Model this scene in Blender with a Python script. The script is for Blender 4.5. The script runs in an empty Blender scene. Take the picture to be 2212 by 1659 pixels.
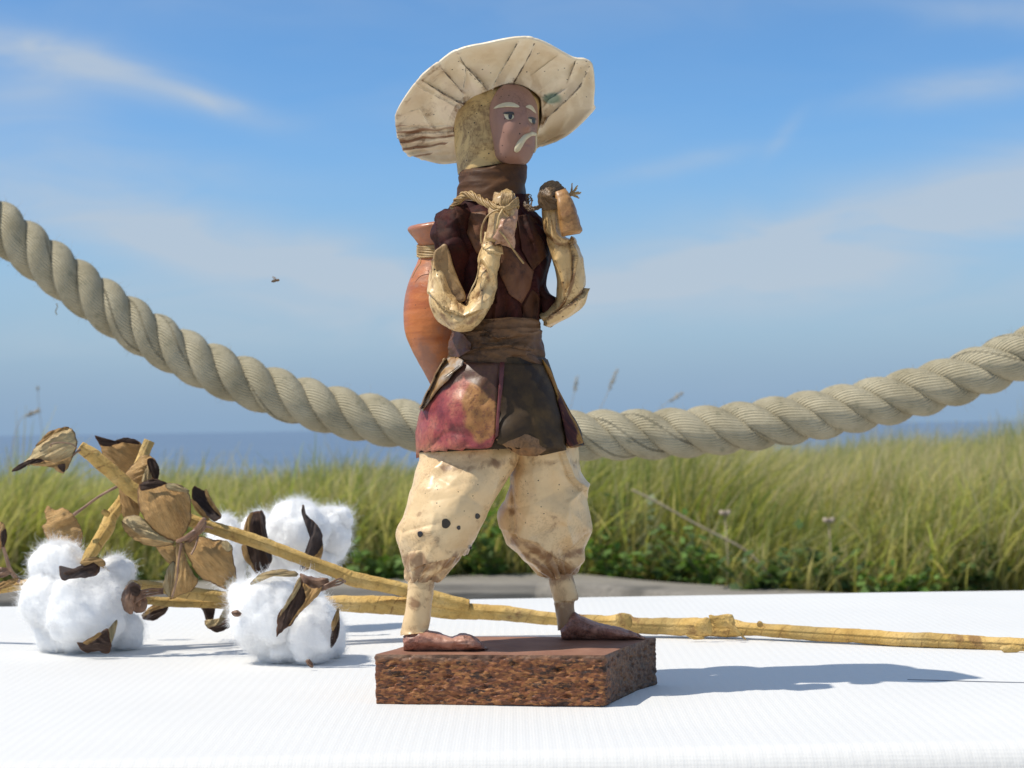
import bpy, bmesh, math, random
import numpy as np
from mathutils import Vector, Matrix, noise
from mathutils.bvhtree import BVHTree

random.seed(7)
RNG = np.random.default_rng(11)
SC = bpy.context.scene
COL = SC.collection

# ------------------------------------------------------------------ camera
H_CAM = 0.117                      # camera height above the table top (z = 0)
LENS = 59.0
PITCH, ROLL = math.radians(1.494), math.radians(-0.85)
CAM_R = (Matrix.Rotation(math.radians(90) + PITCH, 3, 'X') @ Matrix.Rotation(ROLL, 3, 'Z'))
cam_data = bpy.data.cameras.new('camera')
cam = bpy.data.objects.new('camera', cam_data)
COL.objects.link(cam)
cam.matrix_world = Matrix.Translation((0, 0, H_CAM)) @ CAM_R.to_4x4()
cam_data.sensor_width = 36.0
cam_data.lens = LENS
cam_data.clip_start = 0.01
cam_data.clip_end = 90000
cam_data.dof.use_dof = True
cam_data.dof.focus_distance = 0.75
cam_data.dof.aperture_fstop = 24.0
SC.camera = cam

# ------------------------------------------------------------------ sun, sky, exposure
SUN_DIR = Vector((0.532, 0.115, -0.839)).normalized()      # the way the light travels
sun_data = bpy.data.lights.new('sun', 'SUN')
sun_data.energy = 3.9
sun_data.angle = math.radians(0.53)
sun_data.color = (1.0, 0.94, 0.83)
sun = bpy.data.objects.new('sun', sun_data)
COL.objects.link(sun)
sun.rotation_euler = SUN_DIR.to_track_quat('-Z', 'Y').to_euler()

world = bpy.data.worlds.new('World')
SC.world = world
world.use_nodes = True
SKY_STRENGTH = 0.11


def build_world():
    nt = world.node_tree
    nt.nodes.clear()
    new, link = nt.nodes.new, nt.links.new

    def math_(op, a, b=None):
        n = new('ShaderNodeMath')
        n.operation = op
        for i, v in enumerate((a, b)):
            if v is None:
                continue
            if isinstance(v, (int, float)):
                n.inputs[i].default_value = v
            else:
                link(v, n.inputs[i])
        return n.outputs[0]

    sky = new('ShaderNodeTexSky')
    sky.sky_type = 'NISHITA'
    sky.sun_disc = False
    sky.sun_elevation = math.asin(-SUN_DIR.z)
    sky.sun_rotation = math.atan2(-SUN_DIR.x, -SUN_DIR.y)
    sky.altitude = 600
    sky.air_density = 1.0
    sky.dust_density = 0.15
    sky.ozone_density = 2.6
    tint = new('ShaderNodeMix')
    tint.data_type = 'RGBA'
    tint.blend_type = 'MULTIPLY'
    tint.inputs[0].default_value = 1.0
    link(sky.outputs[0], tint.inputs[6])
    tint.inputs[7].default_value = SKY_TINT
    tc = new('ShaderNodeTexCoord')
    sep = new('ShaderNodeSeparateXYZ')
    link(tc.outputs['Generated'], sep.inputs[0])
    az = math_('ARCTAN2', sep.outputs[0], sep.outputs[1])
    el = math_('ARCSINE', sep.outputs[2])
    # thin cirrus: streaks at fixed directions in the sky, broken up by noise
    comb = new('ShaderNodeCombineXYZ')
    link(math_('MULTIPLY', az, 9.0), comb.inputs[0])
    link(math_('MULTIPLY', el, 34.0), comb.inputs[1])
    nz = new('ShaderNodeTexNoise')
    nz.inputs['Scale'].default_value = 1.0
    nz.inputs['Detail'].default_value = 7.0
    nz.inputs['Roughness'].default_value = 0.55
    nz.inputs['Distortion'].default_value = 0.9
    link(comb.outputs[0], nz.inputs['Vector'])
    wisps = new('ShaderNodeMapRange')
    wisps.inputs[1].default_value = 0.30
    wisps.inputs[2].default_value = 0.66
    link(nz.outputs[0], wisps.inputs[0])
    total = None
    for (cx, cy, ang, hl, hw, s) in CLOUDS:
        a0, e0 = (cx - 1106) / 3625.0, (924 - cy) / 3625.0
        t = math.radians(-ang)
        da, de = math_('SUBTRACT', az, a0), math_('SUBTRACT', el, e0)
        u = math_('ADD', math_('MULTIPLY', da, math.cos(t)), math_('MULTIPLY', de, math.sin(t)))
        v = math_('SUBTRACT', math_('MULTIPLY', de, math.cos(t)), math_('MULTIPLY', da, math.sin(t)))
        u2 = math_('POWER', math_('ABSOLUTE', math_('DIVIDE', u, hl / 3625.0)), 2.0)
        v2 = math_('POWER', math_('ABSOLUTE', math_('DIVIDE', v, hw / 3625.0)), 2.0)
        g = math_('MULTIPLY', math_('EXPONENT', math_('MULTIPLY', math_('ADD', u2, v2), -1.0)), s)
        total = g if total is None else math_('ADD', total, g)
    # thin cloud goes on over the unseen sky, thickened for more fill light
    cov = new('ShaderNodeTexNoise')
    cov.inputs['Scale'].default_value = 1.6
    cov.inputs['Detail'].default_value = 4.0
    link(tc.outputs['Generated'], cov.inputs['Vector'])
    cv = new('ShaderNodeMapRange')
    cv.inputs[1].default_value, cv.inputs[2].default_value = 0.30, 0.56
    link(cov.outputs[0], cv.inputs[0])
    beyond = new('ShaderNodeMapRange')
    beyond.inputs[1].default_value, beyond.inputs[2].default_value = 0.22, 0.50
    link(el, beyond.inputs[0])
    rest = math_('MULTIPLY', math_('MULTIPLY', cv.outputs[0], beyond.outputs[0]), 1.1)
    base = math_('ADD', math_('ADD', total, 0.06), rest)
    wmul = math_('ADD', math_('MULTIPLY', wisps.outputs[0], 0.66), 0.36)
    mask = math_('MINIMUM', math_('MULTIPLY', base, wmul), 0.8)
    up = new('ShaderNodeMapRange')
    up.inputs[1].default_value = -0.01
    up.inputs[2].default_value = 0.02
    link(el, up.inputs[0])
    mask = math_('MULTIPLY', mask, up.outputs[0])
    mix = new('ShaderNodeMix')
    mix.data_type = 'RGBA'
    link(mask, mix.inputs[0])
    hz = new('ShaderNodeMapRange')
    hz.interpolation_type = 'SMOOTHSTEP'
    hz.inputs[1].default_value, hz.inputs[2].default_value = 0.20, 0.015
    hz.inputs[3].default_value, hz.inputs[4].default_value = 0.0, 0.94
    link(el, hz.inputs[0])
    hmix = new('ShaderNodeMix')
    hmix.data_type = 'RGBA'
    link(hz.outputs[0], hmix.inputs[0])
    link(tint.outputs[2], hmix.inputs[6])
    hmix.inputs[7].default_value = HAZE_COLOR
    lz = new('ShaderNodeMapRange')
    lz.interpolation_type = 'SMOOTHSTEP'
    lz.inputs[1].default_value, lz.inputs[2].default_value = 0.060, 0.0
    link(el, lz.inputs[0])
    lmix = new('ShaderNodeMix')
    lmix.data_type = 'RGBA'
    link(lz.outputs[0], lmix.inputs[0])
    link(hmix.outputs[2], lmix.inputs[6])
    lmix.inputs[7].default_value = LOW_COLOR
    link(lmix.outputs[2], mix.inputs[6])
    mix.inputs[7].default_value = CLOUD_COLOR
    bg = new('ShaderNodeBackground')
    bg.inputs['Strength'].default_value = SKY_STRENGTH
    link(mix.outputs[2], bg.inputs['Color'])
    out = new('ShaderNodeOutputWorld')
    link(bg.outputs[0], out.inputs[0])


SKY_TINT = (0.58, 0.88, 1.10, 1)
CLOUD_COLOR = (3.9, 4.5, 5.2, 1)
HAZE_COLOR = (2.6, 3.62, 4.7, 1)
LOW_COLOR = (2.05, 3.05, 4.35, 1)
CLOUDS = [  # centre x, y, slope, half length, half width, strength (photo measures turned into sky angles)
    (300, 180, 15, 270, 34, 0.62), (480, 225, 17, 90, 24, 0.5), (70, 190, 4, 190, 85, 0.55), (180, 130, 8, 240, 30, 0.3),
    (330, 490, 13, 520, 74, 0.95), (720, 580, 9, 320, 62, 0.7), (250, 345, 8, 320, 46, 0.38), (430, 650, 6, 460, 46, 0.4),
    (1800, 535, -8, 600, 84, 0.95), (2180, 445, -12, 320, 80, 0.85), (1450, 610, -4, 380, 56, 0.75),
    (2060, 235, -4, 200, 34, 0.6), (1480, 365, -10, 150, 22, 0.4), (2150, 90, 8, 180, 36, 0.35),
    (1900, 660, 0, 560, 54, 0.35), (500, 720, 0, 640, 50, 0.28), (1700, 310, -50, 60, 16, 0.3), (1000, 250, 6, 300, 40, 0.12),
]
build_world()

vs = SC.view_settings
vs.view_transform = 'Standard'
vs.look = 'None'
vs.exposure = 0.22
vs.gamma = 1.0
vs.use_curve_mapping = False
SC.cycles.use_denoising = True
SC.cycles.max_bounces = 8
SC.cycles.transparent_max_bounces = 8

# ------------------------------------------------------------------ measuring helpers
# photo measures are taken on a 2212 x 1659 view of it; each point gets its own real distance
F = 2212 * LENS / 36.0
_R = np.array(CAM_R)
_C = np.array((0, 0, H_CAM))


def rays(px, py):
    px, py = np.asarray(px, float), np.asarray(py, float)
    d = np.stack([(px - 1106) / F, -(py - 829.5) / F, -np.ones_like(px)], -1)
    return d @ _R.T


def at(px, py, y):
    """world points seen at (px, py) whose distance along +Y is y"""
    d = rays(px, py)
    return _C + d * (np.asarray(y, float) / d[..., 1])[..., None]


def on_plane(px, py, z):
    d = rays(px, py)
    return _C + d * ((z - H_CAM) / d[..., 2])[..., None]


def catmull(P, n, closed=False):
    P = np.asarray(P, float)
    k = len(P)
    out = []
    for i in range(k if closed else k - 1):
        if closed:
            p0, p1, p2, p3 = P[(i - 1) % k], P[i], P[(i + 1) % k], P[(i + 2) % k]
        else:
            p0, p1, p2, p3 = P[max(i - 1, 0)], P[i], P[i + 1], P[min(i + 2, k - 1)]
        for t in np.linspace(0, 1, n, endpoint=False):
            out.append(0.5 * (2 * p1 + (p2 - p0) * t + (2 * p0 - 5 * p1 + 4 * p2 - p3) * t * t + (3 * p1 - p0 - 3 * p2 + p3) * t ** 3))
    if not closed:
        out.append(P[-1])
    return np.array(out)


# ------------------------------------------------------------------ objects
def tag(o, label=None, cat=None, group=None, kind=None):
    for k, v in (('label', label), ('category', cat), ('group', group), ('kind', kind)):
        if v:
            o[k] = v
    return o


def empty(name, loc, parent=None):
    o = bpy.data.objects.new(name, None)
    o.empty_display_size = 0.02
    COL.objects.link(o)
    o.location = loc
    if parent is not None:
        o.parent = parent
        o.location = (0, 0, 0)
    o['origin'] = list(loc) if parent is None else list(parent['origin'])
    return o


def mesh_obj(name, verts, faces, mat, parent=None, smooth=True, attrs=None, mats=None, fmat=None):
    verts = np.asarray(verts, float).reshape(-1, 3)
    org = np.array(parent['origin']) if parent is not None else np.zeros(3)
    me = bpy.data.meshes.new(name)
    me.from_pydata((verts - org).tolist(), [], faces if isinstance(faces, list) else faces.tolist())
    for m in (mats or [mat]):
        me.materials.append(m)
    if fmat is not None:
        me.polygons.foreach_set('material_index', np.asarray(fmat, np.int32))
    if smooth:
        me.polygons.foreach_set('use_smooth', np.ones(len(me.polygons), bool))
    for k, v in (attrs or {}).items():
        v = np.asarray(v, np.float32)
        if v.ndim == 1:
            a = me.attributes.new(k, 'FLOAT', 'POINT')
            a.data.foreach_set('value', v)
        else:
            a = me.attributes.new(k, 'FLOAT_COLOR', 'POINT')
            a.data.foreach_set('color', np.concatenate([v, np.ones((len(v), 1), np.float32)], 1).ravel() if v.shape[1] == 3 else v.ravel())
    me.update()
    o = bpy.data.objects.new(name, me)
    COL.objects.link(o)
    if parent is not None:
        o.parent = parent
    o['origin'] = org.tolist()
    return o


def solidify(o, t, offset=-1):
    m = o.modifiers.new('thickness', 'SOLIDIFY')
    m.thickness = t
    m.offset = offset
    return o


def grid_faces(rows, cols, wrap_c=True, wrap_r=False):
    f = []
    for i in range(rows if wrap_r else rows - 1):
        for j in range(cols if wrap_c else cols - 1):
            a, b = i * cols + j, i * cols + (j + 1) % cols
            i2 = (i + 1) % rows
            f.append((a, b, i2 * cols + (j + 1) % cols, i2 * cols + j))
    return f


def vert_normals(verts, faces):
    n = np.zeros_like(verts)
    F4 = np.array([f if len(f) == 4 else (f[0], f[1], f[2], f[2]) for f in faces])
    a, b, c, d = (verts[F4[:, i]] for i in range(4))
    fn = np.cross(c - a, d - b)
    q = np.linalg.norm(np.cross(c - a, b - a), axis=1)
    bad = np.linalg.norm(fn, axis=1) < 1e-18
    fn[bad] = np.cross(b - a, c - a)[bad]
    for i in range(4):
        np.add.at(n, F4[:, i], fn)
    return n / (np.linalg.norm(n, axis=1, keepdims=True) + 1e-20)


def ridge(p, seed):
    return 1 - 2.2 * abs(noise.noise(Vector(p) + Vector((seed * 3.7, seed * 1.3, seed * 7.1))))


def crumple(co, scale, seed, sharp=0.6):
    """crumpled paper: creases between nearly flat cells"""
    p = Vector(co) * scale + Vector((seed * 3.1, seed * 5.3, seed * 2.7))
    w = p + noise.noise_vector(p * 0.8) * 0.35
    d = noise.voronoi(w)[0]
    v = min(d[1] - d[0], 0.45) / 0.45
    return sharp * (v - 0.5) + (1 - sharp) * noise.noise(p * 0.9) * 1.4


def displace(verts, faces, fn):
    n = vert_normals(verts, faces)
    d = np.array([fn(v) for v in verts])
    return verts + n * d[:, None]


def facets(u, v, nu, nv, seed):
    """folded sheet: random heights on a coarse grid joined by flat triangles, sharp creases between them; u wraps"""
    r = np.random.default_rng(1000 + seed)
    hgt = r.uniform(-1, 1, (nv + 2, nu))
    u, v = np.asarray(u, float), np.asarray(v, float)
    p1, p2 = r.uniform(0, 6.28, 2)
    x = (u * nu + 0.45 * np.sin(2 * math.pi * v * 1.3 + p1) + 0.25 * np.sin(2 * math.pi * u * 2 + p2)) % nu
    y = np.clip(v * nv + 0.30 * np.sin(2 * math.pi * u * 2 + p2) + 0.3, 0, nv + 0.999)
    i, j = np.floor(x).astype(int) % nu, np.clip(np.floor(y).astype(int), 0, nv)
    fx, fy = x - np.floor(x), y - j
    i2, j2 = (i + 1) % nu, np.clip(j + 1, 0, nv + 1)
    flip = (i * 7 + j * 3 + seed) % 2 == 0
    a, b_, c, d = hgt[j, i], hgt[j, i2], hgt[j2, i], hgt[j2, i2]
    lo = np.where(fx + fy < 1, a + fx * (b_ - a) + fy * (c - a), d + (1 - fx) * (c - d) + (1 - fy) * (b_ - d))
    hi = np.where(fx > fy, a + fx * (b_ - a) + fy * (d - b_), a + fy * (c - a) + fx * (d - c))
    return np.where(flip, lo, hi)


def pleats(u, n, seed, v=0.0):
    t = np.asarray(u) * n + 0.35 * np.sin(2 * math.pi * np.asarray(u) * 2 + seed) + 0.15 * np.sin(2 * math.pi * np.asarray(u) * 5 + seed * 2) + v
    return np.abs(2 * (t % 1.0) - 1) - 0.5


def proj(V):
    d = (np.asarray(V) - _C) @ _R
    return 1106 + F * d[:, 0] / -d[:, 2], 829.5 - F * d[:, 1] / -d[:, 2]


def near_lines(V, f, lines):
    """for each polyline (points, half width, ...): distance to it and the side, on the part of the surface facing the viewer"""
    px, py = proj(V)
    front = vert_normals(V, [q for q in f if len(q) == 4])[:, 1] < 0.35
    out = []
    for ln in lines:
        P = np.array(ln[0], float)
        best, side = np.full(len(V), 1e9), np.zeros(len(V))
        for (ax, ay), (bx, by) in zip(P[:-1], P[1:]):
            dx, dy = bx - ax, by - ay
            t = np.clip(((px - ax) * dx + (py - ay) * dy) / (dx * dx + dy * dy), 0, 1)
            ex, ey = px - ax - t * dx, py - ay - t * dy
            d = np.hypot(ex, ey)
            m = d < best
            best = np.where(m, d, best)
            side = np.where(m, np.sign(ex * dy - ey * dx), side)
        out.append((np.where(front, best, 1e9), side))
    return out


def fold_in(V, f, lines):
    """press folds into a sheet along traced lines (points, kind, height in mm, width in px)"""
    dd = np.zeros(len(V))
    for (d, s), (pts, kind, amp, w) in zip(near_lines(V, f, lines), lines):
        if kind == 'ridge':
            dd += amp * np.exp(-d / w)
        elif kind == 'valley':
            dd -= amp * np.exp(-d / w)
        else:                                           # one side lies over the other
            dd += amp * np.where(s * (1 if kind == 'over' else -1) > 0, np.exp(-d / w), -0.5 * np.exp(-d / (w * 0.4)))
    return push(V, f, dd / 1000.0)


def smear(V, f, lines):
    """brown glaze brushed along traced lines (points, strength, width in px)"""
    s = np.zeros(len(V))
    for (d, _s), (pts, k, w) in zip(near_lines(V, f, lines), lines):
        s = np.maximum(s, k * np.exp(-(d / w) ** 2))
    return s


def push(V, f, d):
    return V + vert_normals(V, [q for q in f if len(q) == 4]) * np.asarray(d)[:, None]


Y0 = 0.745                    # distance of the middle of the figurine


def loft(secs, nu=72, seg=8, e=1.0, caps=(True, True), y0=Y0, linear=False):
    """sections (lx, ly, rx, ry, depth offset mm, half depth mm): a tube traced left and right, with real depth"""
    S = np.asarray(secs, float)
    if linear:
        S = np.concatenate([np.linspace(S[i], S[i + 1], seg, endpoint=False) for i in range(len(S) - 1)] + [S[-1:]])
    else:
        S = catmull(S, seg)
    S[:, 5] = np.maximum(S[:, 5], 0.2)
    a = np.arange(nu) * 2 * math.pi / nu
    ca, sa = np.cos(a), np.sin(a)
    ca, sa = np.sign(ca) * np.abs(ca) ** e, np.sign(sa) * np.abs(sa) ** e
    mx, my = (S[:, 0] + S[:, 2]) / 2, (S[:, 1] + S[:, 3]) / 2
    hx, hy = (S[:, 2] - S[:, 0]) / 2, (S[:, 3] - S[:, 1]) / 2
    px = mx[:, None] + hx[:, None] * ca
    py = my[:, None] + hy[:, None] * ca
    Y = y0 + (S[:, 4][:, None] + S[:, 5][:, None] * sa) / 1000
    V = at(px, py, Y).reshape(-1, 3)
    m = len(S)
    faces = grid_faces(m, nu)
    A, B, C, D = (V[[q[i] for q in faces]] for i in range(4))
    flip = float(np.einsum('ij,ij->', A - V.mean(0), np.cross(C - A, D - B))) < 0
    if flip:
        faces = [q[::-1] for q in faces]
    if caps[0]:
        faces.append(tuple(range(nu))[::-1])
    if caps[1]:
        faces.append(tuple((m - 1) * nu + j for j in range(nu)))
    att = {'u': np.tile(np.arange(nu) / nu, m), 'v': np.repeat(np.linspace(0, 1, m), nu)}
    return V, faces, att, m, nu


def disp_loft(V, faces, fn):
    q = [f for f in faces if len(f) == 4]
    return displace(V, q, fn)


def bvh_of(V, faces):
    return BVHTree.FromPolygons([Vector(v) for v in V], faces)


def hit(bvh, px, py, fallback_y=Y0):
    d = Vector(rays(px, py))
    d.normalize()
    loc, nor, i, dist = bvh.ray_cast(Vector(_C), d)
    if loc is None:
        return None
    return np.array(loc), d


def patch(outline, bvh, lift, rings=8, per=6, bulge=0.0, closed_curve=True, bump=None, fallback=None):
    """a sheet laid on a surface: outline in photo measures, lifted off the surface by lift metres"""
    O = catmull(outline, per, closed=True) if closed_curve else np.concatenate(
        [np.linspace(outline[i], outline[(i + 1) % len(outline)], per, endpoint=False) for i in range(len(outline))])
    c = O.mean(0)
    n = len(O)
    verts, rr = [], []
    last = None
    pts = [(c, 0.0)]
    for k in range(1, rings + 1):
        for p in O:
            pts.append((c + (p - c) * k / rings, k / rings))
    for p, r in pts:
        h = hit(bvh, p[0], p[1])
        if h is None:
            y = fallback if fallback is not None else (last if last is not None else Y0)
            w = at(p[0], p[1], y)
        else:
            l = lift + bulge * (1 - r * r)
            if bump:
                l += bump(p, r)
            w = h[0] - np.array(h[1]) * l
            last = w[1]
        verts.append(w)
        rr.append(r)
    faces = [(0, 1 + j, 1 + (j + 1) % n) for j in range(n)]
    for k in range(rings - 1):
        for j in range(n):
            a, b = 1 + k * n + j, 1 + k * n + (j + 1) % n
            faces.append((a, a + n, b + n, b))
    return np.array(verts), faces, {'rim': np.array(rr)}


def tube(path, radius, nu=10, twist=0.0, rfn=None, caps=True):
    """a round tube along world points; returns verts, faces, attributes"""
    P = np.asarray(path, float)
    m = len(P)
    T = np.gradient(P, axis=0)
    T /= np.linalg.norm(T, axis=1, keepdims=True) + 1e-20
    ref = np.array((0, 0, 1.0)) if abs(T[0][2]) < 0.9 else np.array((1.0, 0, 0))
    nrm = np.cross(T[0], ref)
    nrm /= np.linalg.norm(nrm)
    L = np.concatenate([[0], np.cumsum(np.linalg.norm(np.diff(P, axis=0), axis=1))])
    R = np.broadcast_to(np.asarray(radius, float), (m,))
    V, u, l = [], [], []
    for i in range(m):
        nrm = nrm - T[i] * np.dot(nrm, T[i])
        nrm /= np.linalg.norm(nrm)
        bi = np.cross(T[i], nrm)
        for j in range(nu):
            a = 2 * math.pi * j / nu
            r = R[i] * (rfn(L[i], a) if rfn else 1.0)
            V.append(P[i] + r * (math.cos(a) * nrm + math.sin(a) * bi))
            u.append(j / nu)
            l.append(L[i])
    faces = grid_faces(m, nu)
    if caps:
        faces.append(tuple(range(nu))[::-1])
        faces.append(tuple((m - 1) * nu + j for j in range(nu)))
    return np.array(V), faces, {'u': np.array(u), 'v': np.array(l)}


def join(parts):
    V, Fs, A, off = [], [], {}, 0
    for v, f, a in parts:
        V.append(v)
        Fs += [tuple(i + off for i in q) for q in f]
        for k in a:
            A.setdefault(k, []).append(a[k])
        off += len(v)
    return np.concatenate(V), Fs, {k: np.concatenate(x) for k, x in A.items()}


# ------------------------------------------------------------------ materials
class NB:
    """small node builder"""

    def __init__(self, name):
        self.m = bpy.data.materials.new(name)
        self.m.use_nodes = True
        self.nt = self.m.node_tree
        self.nt.nodes.clear()
        self.out = self.nt.nodes.new('ShaderNodeOutputMaterial')
        self.bsdf = self.nt.nodes.new('ShaderNodeBsdfPrincipled')
        self.nt.links.new(self.bsdf.outputs[0], self.out.inputs[0])
        self.tc = self.nt.nodes.new('ShaderNodeTexCoord')
        self.co = self.tc.outputs['Object']

    def put(self, sock, v):
        if isinstance(v, (int, float)):
            sock.default_value = v
        elif isinstance(v, (tuple, list)):
            sock.default_value = tuple(v) + (1,) if len(v) == 3 and sock.type == 'RGBA' else v
        else:
            self.nt.links.new(v, sock)

    def math(self, op, a, b=0.0, clamp=False):
        n = self.nt.nodes.new('ShaderNodeMath')
        n.operation = op
        n.use_clamp = clamp
        self.put(n.inputs[0], a)
        self.put(n.inputs[1], b)
        return n.outputs[0]

    def attr(self, name, out='Fac'):
        n = self.nt.nodes.new('ShaderNodeAttribute')
        n.attribute_name = name
        return n.outputs[out]

    def mapping(self, scale=(1, 1, 1), rot=(0, 0, 0), loc=(0, 0, 0), src=None):
        n = self.nt.nodes.new('ShaderNodeMapping')
        self.put(n.inputs[0], src or self.co)
        n.inputs['Scale'].default_value = scale
        n.inputs['Rotation'].default_value = rot
        n.inputs['Location'].default_value = loc
        return n.outputs[0]

    def noise(self, scale, detail=4, rough=0.55, dist=0.0, vec=None):
        n = self.nt.nodes.new('ShaderNodeTexNoise')
        n.inputs['Scale'].default_value = scale
        n.inputs['Detail'].default_value = detail
        n.inputs['Roughness'].default_value = rough
        n.inputs['Distortion'].default_value = dist
        self.put(n.inputs['Vector'], vec if vec is not None else self.co)
        return n.outputs[0]

    def voronoi(self, scale, feature='F1', vec=None, out=0, rand=1.0):
        n = self.nt.nodes.new('ShaderNodeTexVoronoi')
        n.feature = feature
        n.inputs['Scale'].default_value = scale
        n.inputs['Randomness'].default_value = rand
        self.put(n.inputs['Vector'], vec if vec is not None else self.co)
        return n.outputs[out]

    def wave(self, scale, vec=None, dist=0.0, direction='X', detail=2, dscale=1.0):
        n = self.nt.nodes.new('ShaderNodeTexWave')
        n.bands_direction = direction
        n.inputs['Scale'].default_value = scale
        n.inputs['Distortion'].default_value = dist
        n.inputs['Detail'].default_value = detail
        n.inputs['Detail Scale'].default_value = dscale
        self.put(n.inputs['Vector'], vec if vec is not None else self.co)
        return n.outputs['Fac']

    def ramp(self, fac, stops):
        n = self.nt.nodes.new('ShaderNodeValToRGB')
        el = n.color_ramp.elements
        while len(el) < len(stops):
            el.new(0.5)
        for e_, (p, c) in zip(el, stops):
            e_.position = p
            e_.color = (c, c, c, 1) if isinstance(c, (int, float)) else tuple(c) + (1,)
        self.put(n.inputs[0], fac)
        return n.outputs[0]

    def step(self, fac, a, b):
        n = self.nt.nodes.new('ShaderNodeMapRange')
        n.interpolation_type = 'SMOOTHSTEP'
        self.put(n.inputs[0], fac)
        n.inputs[1].default_value, n.inputs[2].default_value = a, b
        return n.outputs[0]

    def mix(self, fac, a, b, blend='MIX'):
        n = self.nt.nodes.new('ShaderNodeMix')
        n.data_type = 'RGBA'
        n.blend_type = blend
        self.put(n.inputs[0], fac)
        self.put(n.inputs[6], a)
        self.put(n.inputs[7], b)
        return n.outputs[2]

    def bump(self, height, strength=0.4, dist=0.001, prev=None):
        n = self.nt.nodes.new('ShaderNodeBump')
        n.inputs['Strength'].default_value = strength
        n.inputs['Distance'].default_value = dist
        self.put(n.inputs['Height'], height)
        if prev is not None:
            self.put(n.inputs['Normal'], prev)
        return n.outputs[0]

    def done(self, color, rough=0.6, normal=None, coat=0.0, coat_rough=0.2, spec=0.5, **kw):
        b = self.bsdf
        self.put(b.inputs['Base Color'], color)
        self.put(b.inputs['Roughness'], rough)
        b.inputs['Specular IOR Level'].default_value = spec
        b.inputs['Coat Weight'].default_value = coat
        b.inputs['Coat Roughness'].default_value = coat_rough
        if normal is not None:
            self.put(b.inputs['Normal'], normal)
        for k, v in kw.items():
            self.put(b.inputs[k.replace('_', ' ')], v)
        return self.m

    def spots(self, scale, size, vec=None):
        """small dark specks"""
        d = self.voronoi(scale, vec=vec)
        return self.step(d, size, size * 0.55)


def paper(name, cols, stain=(0.17, 0.072, 0.026), stain_lo=0.50, stain_hi=0.62, stain_amt=0.85, scale=55, rough=0.42, coat=0.25,
          speck=0.0, attr_stain=False, bump=0.35, grain=420, spec=0.35, grime_amt=0.6):
    b = NB(name)
    big = b.noise(scale * 0.5, 5, 0.6, 0.6)
    col = b.ramp(big, [(0.30 + 0.4 * i / max(1, len(cols) - 1), c) for i, c in enumerate(cols)])
    st = b.math('MULTIPLY', b.step(b.noise(scale, 8, 0.68, 0.8), stain_lo - 0.02, stain_hi - 0.02), 0.85)
    grime = b.math('MULTIPLY', b.step(b.noise(820, 4, 0.65), 0.50, 0.60), b.step(b.noise(scale * 0.8, 5, 0.6), 0.46, 0.62))
    fine = b.step(b.noise(scale * 9, 4, 0.6), 0.40, 0.62)
    st = b.math('MULTIPLY', st, b.math('ADD', b.math('MULTIPLY', fine, 0.55), 0.45))
    if attr_stain:
        a = b.attr('stain')
        n2 = b.noise(scale * 2.2, 7, 0.65, 0.5)
        a = b.step(b.math('ADD', a, b.math('MULTIPLY', b.math('SUBTRACT', n2, 0.5), 2.0)), 0.36, 0.86)
        st = b.math('MAXIMUM', st, a)
    st = b.math('MULTIPLY', b.math('MAXIMUM', st, b.math('MULTIPLY', grime, grime_amt)), stain_amt)
    col = b.mix(st, col, stain)
    if speck:
        sp = b.math('MULTIPLY', b.spots(330, speck * 2.3), b.step(b.noise(scale * 1.3, 3), 0.44, 0.58))
        col = b.mix(sp, col, (0.025, 0.014, 0.008))
    h = b.math('ADD', b.noise(grain, 5, 0.6), b.math('MULTIPLY', b.noise(scale * 2.5, 4, 0.6, 0.4), 1.5))
    nrm = b.bump(h, bump * 0.7, 0.0006)
    r = b.math('ADD', b.math('MULTIPLY', b.noise(scale * 1.7, 4), 0.28), rough - 0.14)
    return b.done(col, r, nrm, coat, 0.3, spec)

# ================================================================== the setting: ground, sea, dune grass
def ground_z(x, y):
    x, y = np.asarray(x, float), np.asarray(y, float)
    bank = -0.47 + 0.262 * np.clip((y - 1.9) / 1.1, 0, 1) ** 2 * (3 - 2 * np.clip((y - 1.9) / 1.1, 0, 1))
    slope = -0.016 * np.clip(y - 3.4, 0, 9)
    fall = -0.42 * np.clip(y - 13.5, 0, None) ** 0.97
    side = 0.035 * np.clip(x, -3, 3) * np.clip((y - 3) / 3, 0, 1)
    lump = 0.02 * np.sin(x * 2.3 + 1) * np.sin(y * 1.7) * np.clip((y - 3) / 2, 0, 1)
    return bank + slope + fall + side * np.clip((14 - y) / 4, 0, 1) + lump


def build_ground():
    xs = np.concatenate([np.linspace(-70, -8, 22), np.linspace(-7, 7, 90), np.linspace(8, 70, 22)])
    ys = np.concatenate([np.linspace(-60, -2, 16), np.linspace(-1, 14, 150), np.linspace(14.5, 60, 30)])
    X, Y = np.meshgrid(xs, ys)
    Z = ground_z(X, Y)
    V = np.stack([X, Y, Z], -1).reshape(-1, 3)
    b = NB('dune_soil')
    c = b.ramp(b.noise(2.6, 8, 0.65), [(0.3, (0.045, 0.040, 0.020)), (0.55, (0.10, 0.085, 0.045)), (0.75, (0.20, 0.165, 0.105))])
    n = b.bump(b.noise(30, 8, 0.7), 0.6, 0.02)
    # unseen ground round the table, made pale sand to bounce fill light
    sy = b.nt.nodes.new('ShaderNodeSeparateXYZ')
    b.put(sy.inputs[0], b.co)
    fill_sand = b.step(b.math('ADD', sy.outputs[1], b.math('MULTIPLY', b.noise(1.4, 4), 0.8)), 3.2, 2.6)
    c = b.mix(fill_sand, c, b.ramp(b.noise(9, 6), [(0.3, (0.47, 0.41, 0.31)), (0.7, (0.58, 0.52, 0.42))]))
    tag(mesh_obj('ground', V, grid_faces(len(ys), len(xs), False), b.done(c, 0.95, n)), kind='structure')


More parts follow.
